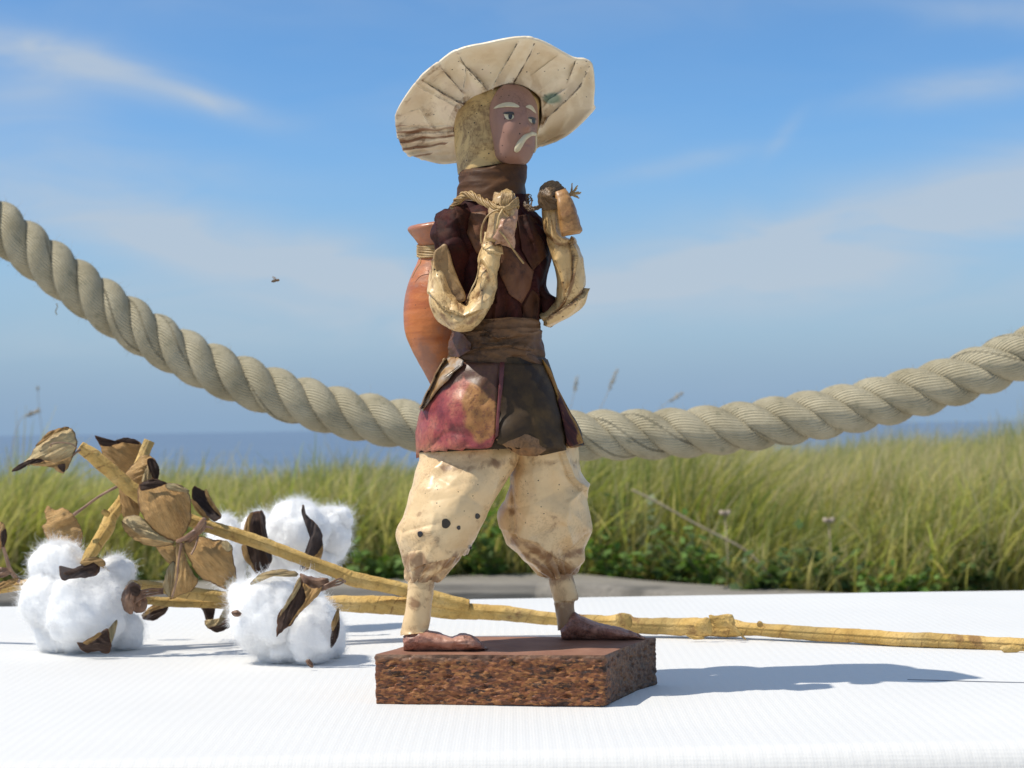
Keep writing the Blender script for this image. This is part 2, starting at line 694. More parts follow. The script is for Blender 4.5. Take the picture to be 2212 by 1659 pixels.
def build_sea():
    R, z = 40000.0, -12.0
    rr = [0, 60, 150, 400, 1000, 2500, 6000, 15000, R]
    n = 96
    V = [(0, 0, z)]
    for r in rr[1:]:
        V += [(r * math.cos(2 * math.pi * j / n), r * math.sin(2 * math.pi * j / n), z) for j in range(n)]
    f = [(0, 1 + j, 1 + (j + 1) % n) for j in range(n)]
    for k in range(len(rr) - 2):
        f += [(1 + k * n + j, 1 + (k + 1) * n + j, 1 + (k + 1) * n + (j + 1) % n, 1 + k * n + (j + 1) % n) for j in range(n)]
    b = NB('sea_water')
    sw = b.noise(0.004, 6, 0.6, vec=b.mapping((1, 3, 1)))
    c = b.ramp(sw, [(0.35, (0.105, 0.165, 0.255)), (0.7, (0.135, 0.20, 0.29))])
    h = b.noise(0.35, 6, 0.65, vec=b.mapping((1, 2.2, 1)))
    tag(mesh_obj('sea', V, f, b.done(c, 0.55, b.bump(h, 0.8, 0.6), spec=0.35)), kind='structure')


def blades(n, pos, height, width, lean, cols_a, cols_b, segs=4, curl=0.3, jitter=1.0, mixfn=None):
    """grass blades as bent strips; pos (n,3), colour from root to tip"""
    h = height
    ang = RNG.uniform(0, 2 * math.pi, n)
    face = RNG.uniform(0, math.pi, n)
    wx, wy = np.cos(face), np.sin(face) * 0.6
    lx = lean[:, 0] + np.cos(ang) * curl * RNG.uniform(0.1, 1, n)
    ly = lean[:, 1] + np.sin(ang) * curl * RNG.uniform(0.1, 1, n)
    V = np.zeros((n, segs + 1, 2, 3))
    Cc = np.zeros((n, segs + 1, 2, 3))
    tips = RNG.uniform(0, 1, (n, 1))
    ca = np.asarray(cols_a)[RNG.integers(0, len(cols_a), n)]
    cb = np.asarray(cols_b)[RNG.integers(0, len(cols_b), n)]
    if mixfn is not None:
        k = mixfn(pos)[:, None]
        cb = cb * k + ca * (1 - k)
    for s in range(segs + 1):
        t = s / segs
        cx = pos[:, 0] + lx * h * t ** 1.8
        cy = pos[:, 1] + ly * h * t ** 1.8
        cz = pos[:, 2] + h * (t - 0.25 * (np.abs(lx) + np.abs(ly)) * t ** 2.4)
        w = width * (1 - t) ** 0.7 * 0.5 + 0.0003
        for q, sg in enumerate((-1, 1)):
            V[:, s, q] = np.stack([cx + sg * w * wx, cy + sg * w * wy, cz], -1)
            Cc[:, s, q] = ca * (1 - t) + cb * t
    base = np.arange(n)[:, None] * (segs + 1) * 2
    f = []
    for s in range(segs):
        f.append(np.concatenate([base + 2 * s, base + 2 * s + 1, base + 2 * s + 3, base + 2 * s + 2], 1))
    faces = np.concatenate(f, 0)
    return V.reshape(-1, 3), faces, Cc.reshape(-1, 3)


def big_mesh(name, V, faces, C, mat):
    me = bpy.data.meshes.new(name)
    me.vertices.add(len(V))
    me.vertices.foreach_set('co', V.astype(np.float32).ravel())
    me.loops.add(faces.size)
    me.loops.foreach_set('vertex_index', faces.astype(np.int32).ravel())
    me.polygons.add(len(faces))
    me.polygons.foreach_set('loop_start', np.arange(0, faces.size, 4, dtype=np.int32))
    me.materials.append(mat)
    me.polygons.foreach_set('use_smooth', np.ones(len(faces), bool))
    a = me.attributes.new('tone', 'FLOAT_COLOR', 'POINT')
    a.data.foreach_set('color', np.concatenate([C, np.ones((len(C), 1))], 1).astype(np.float32).ravel())
    me.update(calc_edges=True)
    o = bpy.data.objects.new(name, me)
    COL.objects.link(o)
    o['origin'] = [0.0, 0.0, 0.0]
    return o


def leaf_material(name, trans=0.35, rough=0.5):
    b = NB(name)
    c = b.attr('tone', 'Color')
    tr = b.nt.nodes.new('ShaderNodeBsdfTranslucent')
    b.put(tr.inputs[0], b.mix(1.0, c, (1.1, 1.15, 0.6), 'MULTIPLY'))
    b.done(c, rough, spec=0.35)
    mx = b.nt.nodes.new('ShaderNodeMixShader')
    mx.inputs[0].default_value = trans
    b.nt.links.new(b.bsdf.outputs[0], mx.inputs[1])
    b.nt.links.new(tr.outputs[0], mx.inputs[2])
    b.nt.links.new(mx.outputs[0], b.out.inputs[0])
    return b.m


GREENS = [(0.25, 0.26, 0.06), (0.31, 0.30, 0.085), (0.18, 0.235, 0.05), (0.34, 0.30, 0.10), (0.13, 0.15, 0.035)]
TIPS = [(0.55, 0.53, 0.20), (0.64, 0.56, 0.28), (0.46, 0.50, 0.17), (0.70, 0.60, 0.34), (0.58, 0.56, 0.23)]
STRAW = [(0.66, 0.55, 0.34), (0.72, 0.60, 0.40), (0.58, 0.47, 0.28)]


def top_height(x, y):
    """how tall the dune grass stands; lower gap left of the middle, taller on the right"""
    ax = x / y * F + 1106
    h = 0.30 + 0.03 * np.sin(ax / 170.0) + 0.02 * np.sin(ax / 61.0 + 2)
    h = h + 0.015 * np.clip((ax - 1750) / 350, 0, 1) - 0.05 * np.exp(-((ax - 330) / 190) ** 2) + 0.05 * np.exp(-((ax - 20) / 70) ** 2)
    return h


def closer(x, y):
    """right of the timber edging the grass comes up to the table"""
    return 0.34 * np.clip((x - 0.30) / 0.12, 0, 1) * np.exp(-np.clip(y - 3.4, 0, None) / 0.6)


def build_grass():
    n = 44000
    y = 3.45 + 8.5 * RNG.uniform(0, 1, n) ** 1.7
    x = RNG.uniform(-1, 1, n) * (0.36 * y + 0.15)
    # tufts
    nt_ = 2600
    ty = 3.45 + 8.5 * RNG.uniform(0, 1, nt_) ** 1.7
    tx = RNG.uniform(-1, 1, nt_) * (0.36 * ty + 0.15)
    k = RNG.integers(0, nt_, n)
    tu = RNG.uniform(0, 1, n) < 0.75
    x = np.where(tu, tx[k] + RNG.normal(0, 0.03, n), x)
    y = np.where(tu, np.maximum(ty[k] + RNG.normal(0, 0.03, n), 3.42), y)
    y = y - closer(x, y)
    pos = np.stack([x, y, ground_z(x, y)], -1)
    h = top_height(x, y) * RNG.uniform(0.55, 1.08, n) * (1 - 0.6 * closer(x, y + 0.2))
    lean = np.stack([0.28 + 0.25 * RNG.normal(0, 1, n) + 0.15 * np.sin(tx[k] * 3), RNG.normal(0, 0.2, n)], -1)
    lean[:, 0] = np.where((x / y * F + 1106) < 700, lean[:, 0] * 1.3 + 0.1, lean[:, 0])
    V, f, C = blades(n, pos, h, RNG.uniform(0.0035, 0.009, n), lean, GREENS, TIPS, 4, 0.35,
                     mixfn=lambda p: np.clip(0.45 + 0.3 * np.sin(p[:, 0] * 2.1 + p[:, 1]) + 0.25 * (p[:, 0] > 0.5), 0.1, 1))
    m = 9000
    y2 = 3.5 + 8.0 * RNG.uniform(0, 1, m) ** 1.5
    x2 = RNG.uniform(-1, 1, m) * (0.36 * y2 + 0.15)
    x2 = np.where(RNG.uniform(0, 1, m) < 0.35, np.abs(x2) * 0.7 + 0.3, x2)
    p2 = np.stack([x2, y2, ground_z(x2, y2)], -1)
    h2 = top_height(x2, y2) * RNG.uniform(0.7, 1.22, m)
    l2 = np.stack([0.32 + 0.25 * RNG.normal(0, 1, m), RNG.normal(0, 0.2, m)], -1)
    V2, f2, C2 = blades(m, p2, h2, RNG.uniform(0.0025, 0.006, m), l2, STRAW, STRAW, 4, 0.3)
    f2 = f2 + len(V)
    V, f, C = np.concatenate([V, V2]), np.concatenate([f, f2]), np.concatenate([C, C2])
    m = 16000
    y4 = 3.45 + 8.5 * RNG.uniform(0, 1, m) ** 1.6
    sg = np.where(RNG.uniform(0, 1, m) < 0.5, -1, 1)
    x4 = sg * (0.36 * y4 + 0.1 + RNG.uniform(0, 1, m) * (0.5 * y4 + 0.6))
    p4 = np.stack([x4, y4, ground_z(x4, y4)], -1)
    V4, f4, C4 = blades(m, p4, RNG.uniform(0.2, 0.36, m), RNG.uniform(0.005, 0.012, m), np.stack([0.3 + 0.25 * RNG.normal(0, 1, m), RNG.normal(0, 0.2, m)], -1), GREENS, TIPS, 4, 0.35)
    f4 = f4 + len(V)
    V, f, C = np.concatenate([V, V4]), np.concatenate([f, f4]), np.concatenate([C, C4])
    # short sunlit blades along the front edge of the grass
    m = 6000
    y3 = 3.36 + 0.5 * RNG.uniform(0, 1, m) ** 1.5
    x3 = RNG.uniform(-1, 1, m) * (0.36 * y3 + 0.15)
    y3 = y3 - closer(x3, y3)
    p3 = np.stack([x3, y3, ground_z(x3, y3)], -1)
    h3 = RNG.uniform(0.05, 0.34, m) ** 1.0 * (0.75 + 0.35 * np.sin(x3 * 7 + 1) * np.sin(x3 * 2.7))
    l3 = np.stack([0.15 + 0.35 * RNG.normal(0, 1, m), RNG.normal(-0.15, 0.3, m)], -1)
    V3, f3, C3 = blades(m, p3, h3, RNG.uniform(0.003, 0.008, m), l3, GREENS, TIPS + STRAW, 4, 0.4)
    f3 = f3 + len(V)
    V, f, C = np.concatenate([V, V3]), np.concatenate([f, f3]), np.concatenate([C, C3])
    tag(big_mesh('dune_grass', V, f, C, leaf_material('grass_blade', 0.6)), kind='stuff')
    # low dark undergrowth of small leaves between the blades
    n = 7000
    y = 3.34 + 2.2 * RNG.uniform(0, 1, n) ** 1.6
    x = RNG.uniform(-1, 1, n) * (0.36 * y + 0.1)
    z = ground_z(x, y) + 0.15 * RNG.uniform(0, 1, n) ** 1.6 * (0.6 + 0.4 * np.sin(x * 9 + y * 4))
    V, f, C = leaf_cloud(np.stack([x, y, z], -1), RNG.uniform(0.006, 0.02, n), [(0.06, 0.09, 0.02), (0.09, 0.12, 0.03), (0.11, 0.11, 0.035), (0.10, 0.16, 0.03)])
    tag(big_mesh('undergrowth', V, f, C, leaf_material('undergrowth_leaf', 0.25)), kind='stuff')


def leaf_cloud(pos, size, cols):
    n = len(pos)
    a = RNG.uniform(0, 2 * math.pi, n)
    tl = RNG.uniform(-0.7, 0.9, n)
    d = np.stack([np.cos(a) * np.cos(tl), np.sin(a) * np.cos(tl), np.sin(tl)], -1)
    s = np.stack([-np.sin(a), np.cos(a), RNG.normal(0, 0.35, n)], -1)
    L, W = size[:, None], size[:, None] * RNG.uniform(0.28, 0.5, (n, 1))
    V = np.stack([pos, pos + d * L * 0.5 + s * W, pos + d * L, pos + d * L * 0.5 - s * W], 1)
    f = np.arange(n * 4).reshape(n, 4)
    c = np.asarray(cols)[RNG.integers(0, len(cols), n)] * RNG.uniform(0.8, 1.2, (n, 1))
    return V.reshape(-1, 3), f, np.repeat(c, 4, 0)


def build_weeds():
    """broad-leaved weeds in front of the grass"""
    bright = [(0.12, 0.22, 0.04), (0.16, 0.26, 0.06), (0.09, 0.16, 0.03)]
    deep = [(0.06, 0.11, 0.025), (0.09, 0.14, 0.035)]
    grey = [(0.28, 0.33, 0.20), (0.20, 0.26, 0.14)]
    spots = [
        (815, 1235, 3.42, 95, bright, 'bright green leafy weed seen beside the front of the striding leg'),
        (1065, 1235, 3.40, 150, bright, 'leafy green weed seen between the two trouser legs of the figurine'),
        (1330, 1262, 3.36, 120, bright, 'fresh green weed with upright stem right of the dark trouser leg'),
        (1385, 1240, 3.46, 185, grey, 'tall grey-green weed with pale leaves near the leaning dry stalk'),
        (450, 1245, 3.44, 150, bright, 'green weed with bright leaves behind the dry seed pods'),
        (1460, 1262, 3.40, 110, deep, 'dark leafy weed in the shade below the leaning dry stalk'),
        (1640, 1268, 3.40, 95, deep, 'low dark weed at the foot of the pale grass'),
        (1800, 1262, 3.44, 120, deep, 'dark leafy weed under the tall straw coloured grass'),
        (1088, 1215, 3.52, 190, deep, 'tall dark weed just left of the back trouser leg'),
        (1030, 1240, 3.44, 110, deep, 'low dark weed next to the back of the front trouser leg'),
        (1290, 1225, 3.50, 200, bright, 'tall green weed close beside the back trouser leg'),
        (1530, 1262, 3.46, 140, bright, 'green weed under the lower end of the leaning dry stalk'),
        (790, 1215, 3.50, 130, deep, 'dark weed behind the right edge of the back cotton boll'),
        (845, 1245, 3.38, 120, bright, 'bright weed touching the shin of the front leg in view'),
        (2080, 1262, 3.42, 110, deep, 'dark weed low in the straw coloured grass at the right edge'),
        (1930, 1266, 3.40, 80, bright, 'small bright weed low in the straw coloured grass'),
        (330, 1235, 3.44, 80, deep, 'dark weed between the cotton bolls and the seed pods'),
    ]
    lm = leaf_material('weed_leaf', 0.3)
    sm = NB('weed_stem')
    sm = sm.done((0.10, 0.13, 0.04), 0.6)
    for px, py, y, hpx, cols, label in spots:
        y = y - float(closer(at(px, py, y)[0], y)) - 0.05
        c = at(px, py, y)
        c[2] = ground_z(c[0], c[1])
        h = hpx * y / F
        root = tag(empty('leafy_weed', c), label, 'weed', 'leafy weeds growing in front of the dune grass')
        stems, lp = [], []
        for k in range(7):
            a = RNG.uniform(0, 2 * math.pi)
            top = np.array((math.cos(a) * 0.07, math.sin(a) * 0.04, h * RNG.uniform(0.45, 1.15)))
            path = [c + top * np.array((t ** 1.5, t ** 1.5, t)) for t in np.linspace(0, 1, 7)]
            stems.append(tube(path, np.linspace(0.0022, 0.0009, 7), 5))
            for t in np.linspace(0.15, 1, 20):
                lp.append(c + top * np.array((t ** 1.5, t ** 1.5, t)) + RNG.normal(0, 0.012, 3))
        V, f, _a = join(stems)
        tag(mesh_obj('stem', V, f, sm, root), kind='stuff')
        V, f, C = leaf_cloud(np.array(lp), RNG.uniform(0.013, 0.030, len(lp)), cols)
        o = big_mesh('foliage', V - np.array(root['origin']), f, C, lm)
        o.parent = root
        o['kind'] = 'stuff'


def build_stalks():
    """single seed-headed stalks that rise above the grass"""
    b = NB('dry_stalk')
    mt = b.done(b.ramp(b.noise(40, 3), [(0.3, (0.34, 0.27, 0.17)), (0.7, (0.50, 0.41, 0.28))]), 0.8)
    data = [
        ([(20, 1000), (30, 950), (45, 905), (78, 889)], 3.6, (45, 903), 'nodding seed head on a grey stalk above the top left seed pod'),
        ([(100, 1010), (92, 940), (84, 880), (82, 842)], 4.4, None, 'thin upright stalk with a tiny dark tip at the left above the pod'),
        ([(1262, 985), (1290, 900), (1312, 850), (1330, 805)], 3.9, (1322, 825), 'thin seed stalk sticking up above the rope right of the tunic'),
        ([(1215, 985), (1228, 900), (1240, 850), (1246, 818)], 4.3, (1243, 832), 'pale feathery seed stalk nearest to the tunic hem above the rope'),
        ([(1370, 990), (1410, 905), (1440, 870), (1470, 852)], 4.2, (1455, 862), 'bent pale seed stalk peeping over the right stretch of rope'),
    ]
    for pts, y, head, label in data:
        P = at(*np.array(pts, float).T, y)
        P = catmull(P, 8)
        gz = float(ground_z(P[0][0], y))
        P = np.concatenate([np.linspace((P[0][0] - 0.02, y, gz), P[0], 6)[:-1], P])
        root = tag(empty('grass_stalk', P[0]), label, 'grass stalk', 'seed stalks rising above the dune grass')
        V, f, a = tube(P, np.linspace(0.0010, 0.0005, len(P)), 5)
        mesh_obj('stem', V, f, mt, root)
        parts = []
        tip = P[-1] - P[-9]
        for k in range(26 if head else 5):
            q = P[-1] - tip * RNG.uniform(0, 0.9 if head else 0.12)
            d = tip / np.linalg.norm(tip) * 0.010 + RNG.normal(0, 0.0035, 3)
            parts.append(tube([q, q + d * 0.5, q + d], [0.0006, 0.0012, 0.0002], 5))
        V, f, a = join(parts)
        tag(mesh_obj('seed_head', V, f, mt, root), kind='stuff')
    # one dead stalk leaning across the right-hand grass
    P = catmull(at(np.array([1365, 1420, 1500, 1600, 1640]), np.array([1058, 1085, 1130, 1182, 1215]), 3.02), 8)
    gz = float(ground_z(P[-1][0] + 0.05, 3.04))
    P = np.concatenate([P, np.linspace(P[-1], (P[-1][0] + 0.06, 3.04, gz), 5)[1:]])
    V, f, a = tube(P, 0.0022, 6)
    tag(mesh_obj('dead_stalk', V, f, mt), 'long dead brown stalk leaning across the grass right of the trousers', 'stalk')
    # two small faded flower heads
    fb = NB('faded_flower')
    fm = fb.done((0.42, 0.34, 0.26), 0.8)
    for (px, py, y, label) in ((1790, 1128, 3.06, 'small faded flower head in the middle of the right-hand grass'),
                               (1566, 1112, 3.06, 'small pale flower head above the leaning dead stalk')):
        c = at(px, py, y)
        gz = float(ground_z(c[0], y))
        root = tag(empty('dry_flower', (c[0], y, gz)), label, 'flower', 'faded flower heads in the dune grass')
        V, f, a = tube([(c[0], y, gz), (c[0] + 0.004, y, (gz + c[2]) / 2), c], 0.001, 5)
        mesh_obj('stem', V, f, mt, root)
        pr = []
        for k in range(14):
            d = np.array((math.cos(k * 2.4), math.sin(k * 2.4) * 0.7, 0.5 + 0.3 * math.sin(k))) * 0.011
            pr.append(tube([c, c + d * 0.6, c + d], [0.0012, 0.003, 0.0006], 6))
        V, f, a = join(pr)
        tag(mesh_obj('petals', V, f, fm, root), kind='stuff')


def build_beam():
    """weathered timber edging of the path, just behind the table"""
    b = NB('weathered_timber')
    g = b.noise(6, 8, 0.65, 0.3, vec=b.mapping((2, 30, 30)))
    c = b.ramp(g, [(0.3, (0.15, 0.135, 0.115)), (0.55, (0.25, 0.225, 0.19)), (0.75, (0.33, 0.30, 0.25))])
    c = b.mix(b.step(b.noise(3.0, 5), 0.6, 0.75), c, (0.07, 0.065, 0.055))
    mt = b.done(c, 0.85, b.bump(g, 0.6, 0.004))
    runs = [((-2.9, 3.24), (0.06, 3.27), 'weathered timber edging seen between the cotton bolls and the front leg'),
            ((0.075, 3.27), (0.75, 2.62), 'weathered timber edging running behind the back leg towards the table edge')]
    for (x0, y0), (x1, y1), label in runs:
        n = 40
        prof = [(-0.09, -0.30), (-0.09, -0.02), (-0.082, -0.004), (-0.07, 0.0), (0.07, 0.0), (0.082, -0.004), (0.09, -0.02), (0.09, -0.30)]
        d = np.array((x1 - x0, y1 - y0))
        d /= np.linalg.norm(d)
        s = np.array((-d[1], d[0]))
        V = []
        for i in range(n):
            t = i / (n - 1)
            cx, cy = x0 + (x1 - x0) * t, y0 + (y1 - y0) * t
            for (w, z) in prof:
                q = 0.004 * noise.noise(Vector((cx * 5, w * 20, z * 9)))
                V.append((cx + s[0] * (w + q), cy + s[1] * (w + q), -0.176 + z + q))
        f = grid_faces(n, len(prof)) + [tuple(range(len(prof)))[::-1], tuple((n - 1) * len(prof) + j for j in range(len(prof)))]
        tag(mesh_obj('timber_edging', V, f, mt, smooth=False), label, 'timber', 'timber edging behind the table')


# ================================================================== table with its cloth
def build_table():
    fy = lambda x: 0.600 + 0.035 * x             # front edge, a little askew
    by = lambda x: 1.166 + 0.004 * math.sin(x * 6)
    r = 0.013
    xs = np.linspace(-0.80, 0.80, 420)
    prof = []                                     # (part, t)
    for z in np.linspace(-0.465, -r - 0.002, 26):
        prof.append(('f', z))
    for a in np.linspace(0, math.pi / 2, 14):
        prof.append(('fc', a))
    for t in np.linspace(0, 1, 170)[1:-1]:
        prof.append(('t', t))
    for a in np.linspace(0, math.pi / 2, 12):
        prof.append(('bc', a))
    for z in np.linspace(-r - 0.002, -0.465, 22):
        prof.append(('b', z))
    V = []
    for kind, t in prof:
        for x in xs:
            f0, b0 = fy(x), by(x)
            if kind == 'f':
                wv = 0.010 * math.sin(x * 21 + 1.5 * math.sin(x * 9)) * min(1, (-t - r) / 0.25)
                V.append((x, f0 - wv, t))
            elif kind == 'fc':
                V.append((x, f0 + r - r * math.cos(t), -r + r * math.sin(t)))
            elif kind == 't':
                y = f0 + r + (b0 - f0 - 2 * r) * t
                z = 0.0009 * noise.noise(Vector((x * 9, y * 14, 1))) + 0.0016 * noise.noise(Vector((x * 3 + y * 2, y * 5, 5))) + 0.0007 * ridge((x * 4 + y * 3, y * 7 - x * 2, 3), 2)
                e = min(1, t * 12, (1 - t) * 12)
                V.append((x, y, z * e))
            elif kind == 'bc':
                V.append((x, b0 - r + r * math.sin(t), -r + r * math.cos(t)))
            else:
                wv = 0.010 * math.sin(x * 19) * min(1, (-t - r) / 0.25)
                V.append((x, b0 + wv, t))
    V = np.array(V)
    # side drops
    nr, nc = len(prof), len(xs)
    G = V.reshape(nr, nc, 3)
    side_l = G[:, :1].copy()
    side_r = G[:, -1:].copy()
    for s, sg in ((side_l, -1), (side_r, 1)):
        s[:, 0, 0] += sg * 0.012
        s[:, 0, 2] = np.minimum(s[:, 0, 2], -0.012)
    low_l, low_r = side_l.copy(), side_r.copy()
    low_l[:, 0, 2] = low_r[:, 0, 2] = -0.465
    G = np.concatenate([low_l, side_l, G, side_r, low_r], 1)
    nc += 4
    b = NB('white_cloth')
    w1 = b.wave(0.314 / 0.0047, direction='X', dist=2.2, dscale=5.0, detail=2)
    w2 = b.wave(0.314 / 0.0012, direction='X', dist=0.5, dscale=20.0, detail=1)
    w3 = b.wave(0.314 / 0.0013, direction='Y', dist=0.5, dscale=20.0, detail=1)
    w4 = b.wave(0.314 / 0.0013, direction='Z', dist=0.5, dscale=20.0, detail=1)
    h = b.math('ADD', b.math('MULTIPLY', w1, 1.0), b.math('MULTIPLY', b.math('ADD', b.math('ADD', w2, w3), w4), 0.35))
    h = b.math('ADD', h, b.math('MULTIPLY', b.noise(900, 3), 0.8))
    c = b.ramp(b.noise(5, 5), [(0.3, (0.665, 0.655, 0.635)), (0.7, (0.70, 0.69, 0.67))])
    mt = b.done(c, 0.9, b.bump(h, 0.15, 0.0006), spec=0.2, Sheen_Weight=0.25, Sheen_Roughness=0.5)
    o = mesh_obj('tablecloth', G.reshape(-1, 3), grid_faces(nr, nc, False), mt)
    tag(o, 'white woven tablecloth with ribbed front edge covering the table', 'tablecloth')
    # loose lint on the cloth
    lb = NB('lint')
    lm = lb.done((0.10, 0.07, 0.05), 0.9)
    wm = NB('pale_lint').done((0.75, 0.75, 0.75), 0.9)
    P = on_plane(np.array([845, 852, 868, 880, 885]), np.array([1425, 1418, 1422, 1428, 1432]), 0.0009)
    V, f, a = tube(catmull(P, 6), 0.00016, 5)
    tag(mesh_obj('loose_fibre', V, f, lm), 'tiny curled brown fibre on the cloth left of the wooden base', 'fibre')
    P = on_plane(np.array([1960, 2030, 2120, 2240]), np.array([1469, 1470.5, 1473, 1476]), 0.0006)  # dark strand laid on the cloth, standing in for a shadow line
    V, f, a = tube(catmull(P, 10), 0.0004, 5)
    tm = NB('shadow_line_grey').done((0.16, 0.17, 0.20), 0.9)
    tag(mesh_obj('shadow_line', V, f, tm), 'thin grey line laid on the cloth as a painted shadow at the tip of the hat shadow', 'shadow_line')


# ================================================================== the rope
def build_rope():
    ctr = [(-1100, -560), (-750, -180), (-420, 150), (-230, 300), (-90, 417), (27, 509), (126, 586), (245, 672), (361, 746), (481, 806), (567, 838), (628, 860), (704, 882), (775, 900), (848, 913),
           (950, 928), (1100, 940), (1285, 940), (1437, 937), (1590, 924), (1760, 897), (1870, 875), (1950, 855), (2040, 830), (2105, 807),
           (2212, 764), (2380, 690), (2600, 570), (2950, 340), (3300, 60)]
    C2 = catmull(np.array(ctr, float), 14)
    yy = 1.27 - 0.06 * (C2[:, 0] / 2212)
    P = at(C2[:, 0], C2[:, 1], yy)
    # even spacing
    L = np.concatenate([[0], np.cumsum(np.linalg.norm(np.diff(P, axis=0), axis=1))])
    n = 1300
    s = np.linspace(0, L[-1], n)
    P = np.stack([np.interp(s, L, P[:, i]) for i in range(3)], -1)
    k = np.ones(25) / 25
    Q = np.stack([np.convolve(np.pad(P[:, i], 12, mode='edge'), k, 'valid') for i in range(3)], -1)
    Q[:12], Q[-12:] = P[:12], P[-12:]
    P = Q
    T = np.gradient(P, axis=0)
    T /= np.linalg.norm(T, axis=1, keepdims=True)
    side = np.cross(T, (0, 1.0, 0))
    side /= np.linalg.norm(side, axis=1, keepdims=True)
    up = np.cross(side, T)
    R = 0.0188
    r = R * 0.512
    hel = R - r
    pitch = ROPE_PITCH
    b = NB('rope_strand')
    u, v = b.attr('u'), b.attr('v')
    comb = b.nt.nodes.new('ShaderNodeCombineXYZ')
    b.put(comb.inputs[0], b.math('ADD', b.math('MULTIPLY', u, 26.0), b.math('MULTIPLY', v, 322.0)))
    b.put(comb.inputs[1], b.math('MULTIPLY', v, 14.0))
    yarn = b.wave(0.314, comb.outputs[0], 0.9, 'X', 2, 0.6)
    c = b.ramp(b.noise(38, 6, 0.6), [(0.3, (0.40, 0.345, 0.225)), (0.7, (0.61, 0.54, 0.38))])
    c = b.mix(b.math('MULTIPLY', b.step(b.noise(120, 5), 0.55, 0.75), 0.5), c, (0.16, 0.165, 0.11))
    c = b.mix(b.math('MULTIPLY', b.step(yarn, 0.35, 0.0), 0.35), c, (0.20, 0.18, 0.12))
    h = b.math('ADD', yarn, b.math('MULTIPLY', b.noise(700, 4), 0.7))
    mt = b.done(c, 0.8, b.bump(h, 0.9, 0.0014), spec=0.2)
    root = tag(empty('rope', P[len(P) // 2]), 'thick three strand natural rope sagging behind the figurine', 'rope')
    fuzz = []
    for q in range(3):
        a = 2 * math.pi * s / pitch + q * 2 * math.pi / 3
        ctrp = P + hel * (np.cos(a)[:, None] * up + np.sin(a)[:, None] * side)
        nu = 36
        V, f, at_ = tube(ctrp, r, nu, rfn=lambda l, ang: 0.975 + 0.05 * abs(math.sin(5 * (ang + 78 * l))) + 0.012 * math.sin(ang * 3 + l * 140))
        mesh_obj('strand', V, f, mt, root, attrs=at_)
        idx = RNG.integers(0, len(V), 2200)
        for i in idx:
            j = i // nu
            d = V[i] - ctrp[j]
            d /= np.linalg.norm(d)
            p0 = V[i]
            p1 = p0 + (d + RNG.normal(0, 0.6, 3)) * RNG.uniform(0.001, 0.003)
            p2 = p1 + (d * 0.4 + RNG.normal(0, 0.8, 3)) * RNG.uniform(0.001, 0.003)
            fuzz.append((p0, p1, p2))
    o = hair('fibre', fuzz, 0.00006, mt, root)
    o['kind'] = 'stuff'
    # a wisp hanging from the rope at the left
    P0 = at(np.array([122, 124, 120, 123]), np.array([655, 664, 672, 680]), 1.26)
    V, f, a = tube(catmull(P0, 5), 0.0004, 5)
    mesh_obj('loose_end', V, f, mt, root)


ROPE_PITCH = 0.0745


def hair(name, strands, radius, mat, parent):
    hc = bpy.data.hair_curves.new(name)
    lens = [len(s) for s in strands]
    hc.add_curves(lens)
    pts = np.concatenate([np.asarray(s) for s in strands]) - np.array(parent['origin'])
    hc.points.foreach_set('position', pts.astype(np.float32).ravel())
    ra = hc.attributes.get('radius') or hc.attributes.new('radius', 'FLOAT', 'POINT')
    rr = np.concatenate([np.linspace(radius, radius * 0.4, k) for k in lens])
    ra.data.foreach_set('value', rr.astype(np.float32))
    hc.materials.append(mat)
    o = bpy.data.objects.new(name, hc)
    COL.objects.link(o)
    o.parent = parent
    o['origin'] = list(parent['origin'])
    return o


def build_insect():
    c = at(595, 606, 0.9)
    root = tag(empty('insect', c), 'small brown insect flying in the sky above the left stretch of rope', 'insect')
    b = NB('insect_body')
    mt = b.done(b.ramp(b.noise(900, 2), [(0.4, (0.05, 0.03, 0.02)), (0.6, (0.20, 0.12, 0.06))]), 0.6)
    wm = NB('insect_wing')
    wm = wm.done((0.45, 0.42, 0.40), 0.3, Alpha=0.5)
    V, f, a = tube(c + np.array([(-0.0022, 0, -0.0006), (-0.0010, 0, -0.0002), (0.0004, 0, 0), (0.0014, 0, 0.0002), (0.0022, 0, 0.0003)]), [0.0003, 0.0009, 0.0006, 0.0008, 0.0003], 10)
    mesh_obj('body', V, f, mt, root)
    for sg in (-1, 1):
        V = c + np.array([(0.0006, 0, 0.0004), (0.0002, sg * 0.0012, 0.0017), (-0.0012, sg * 0.0022, 0.0022), (-0.0016, sg * 0.0014, 0.0014), (-0.0006, sg * 0.0006, 0.0007)])
        solidify(mesh_obj('wing', V, [(0, 1, 2, 3, 4)], wm, root), 0.00006)


build_ground()
build_sea()
build_grass()
build_weeds()
build_stalks()
build_beam()
build_table()
build_rope()
build_insect()

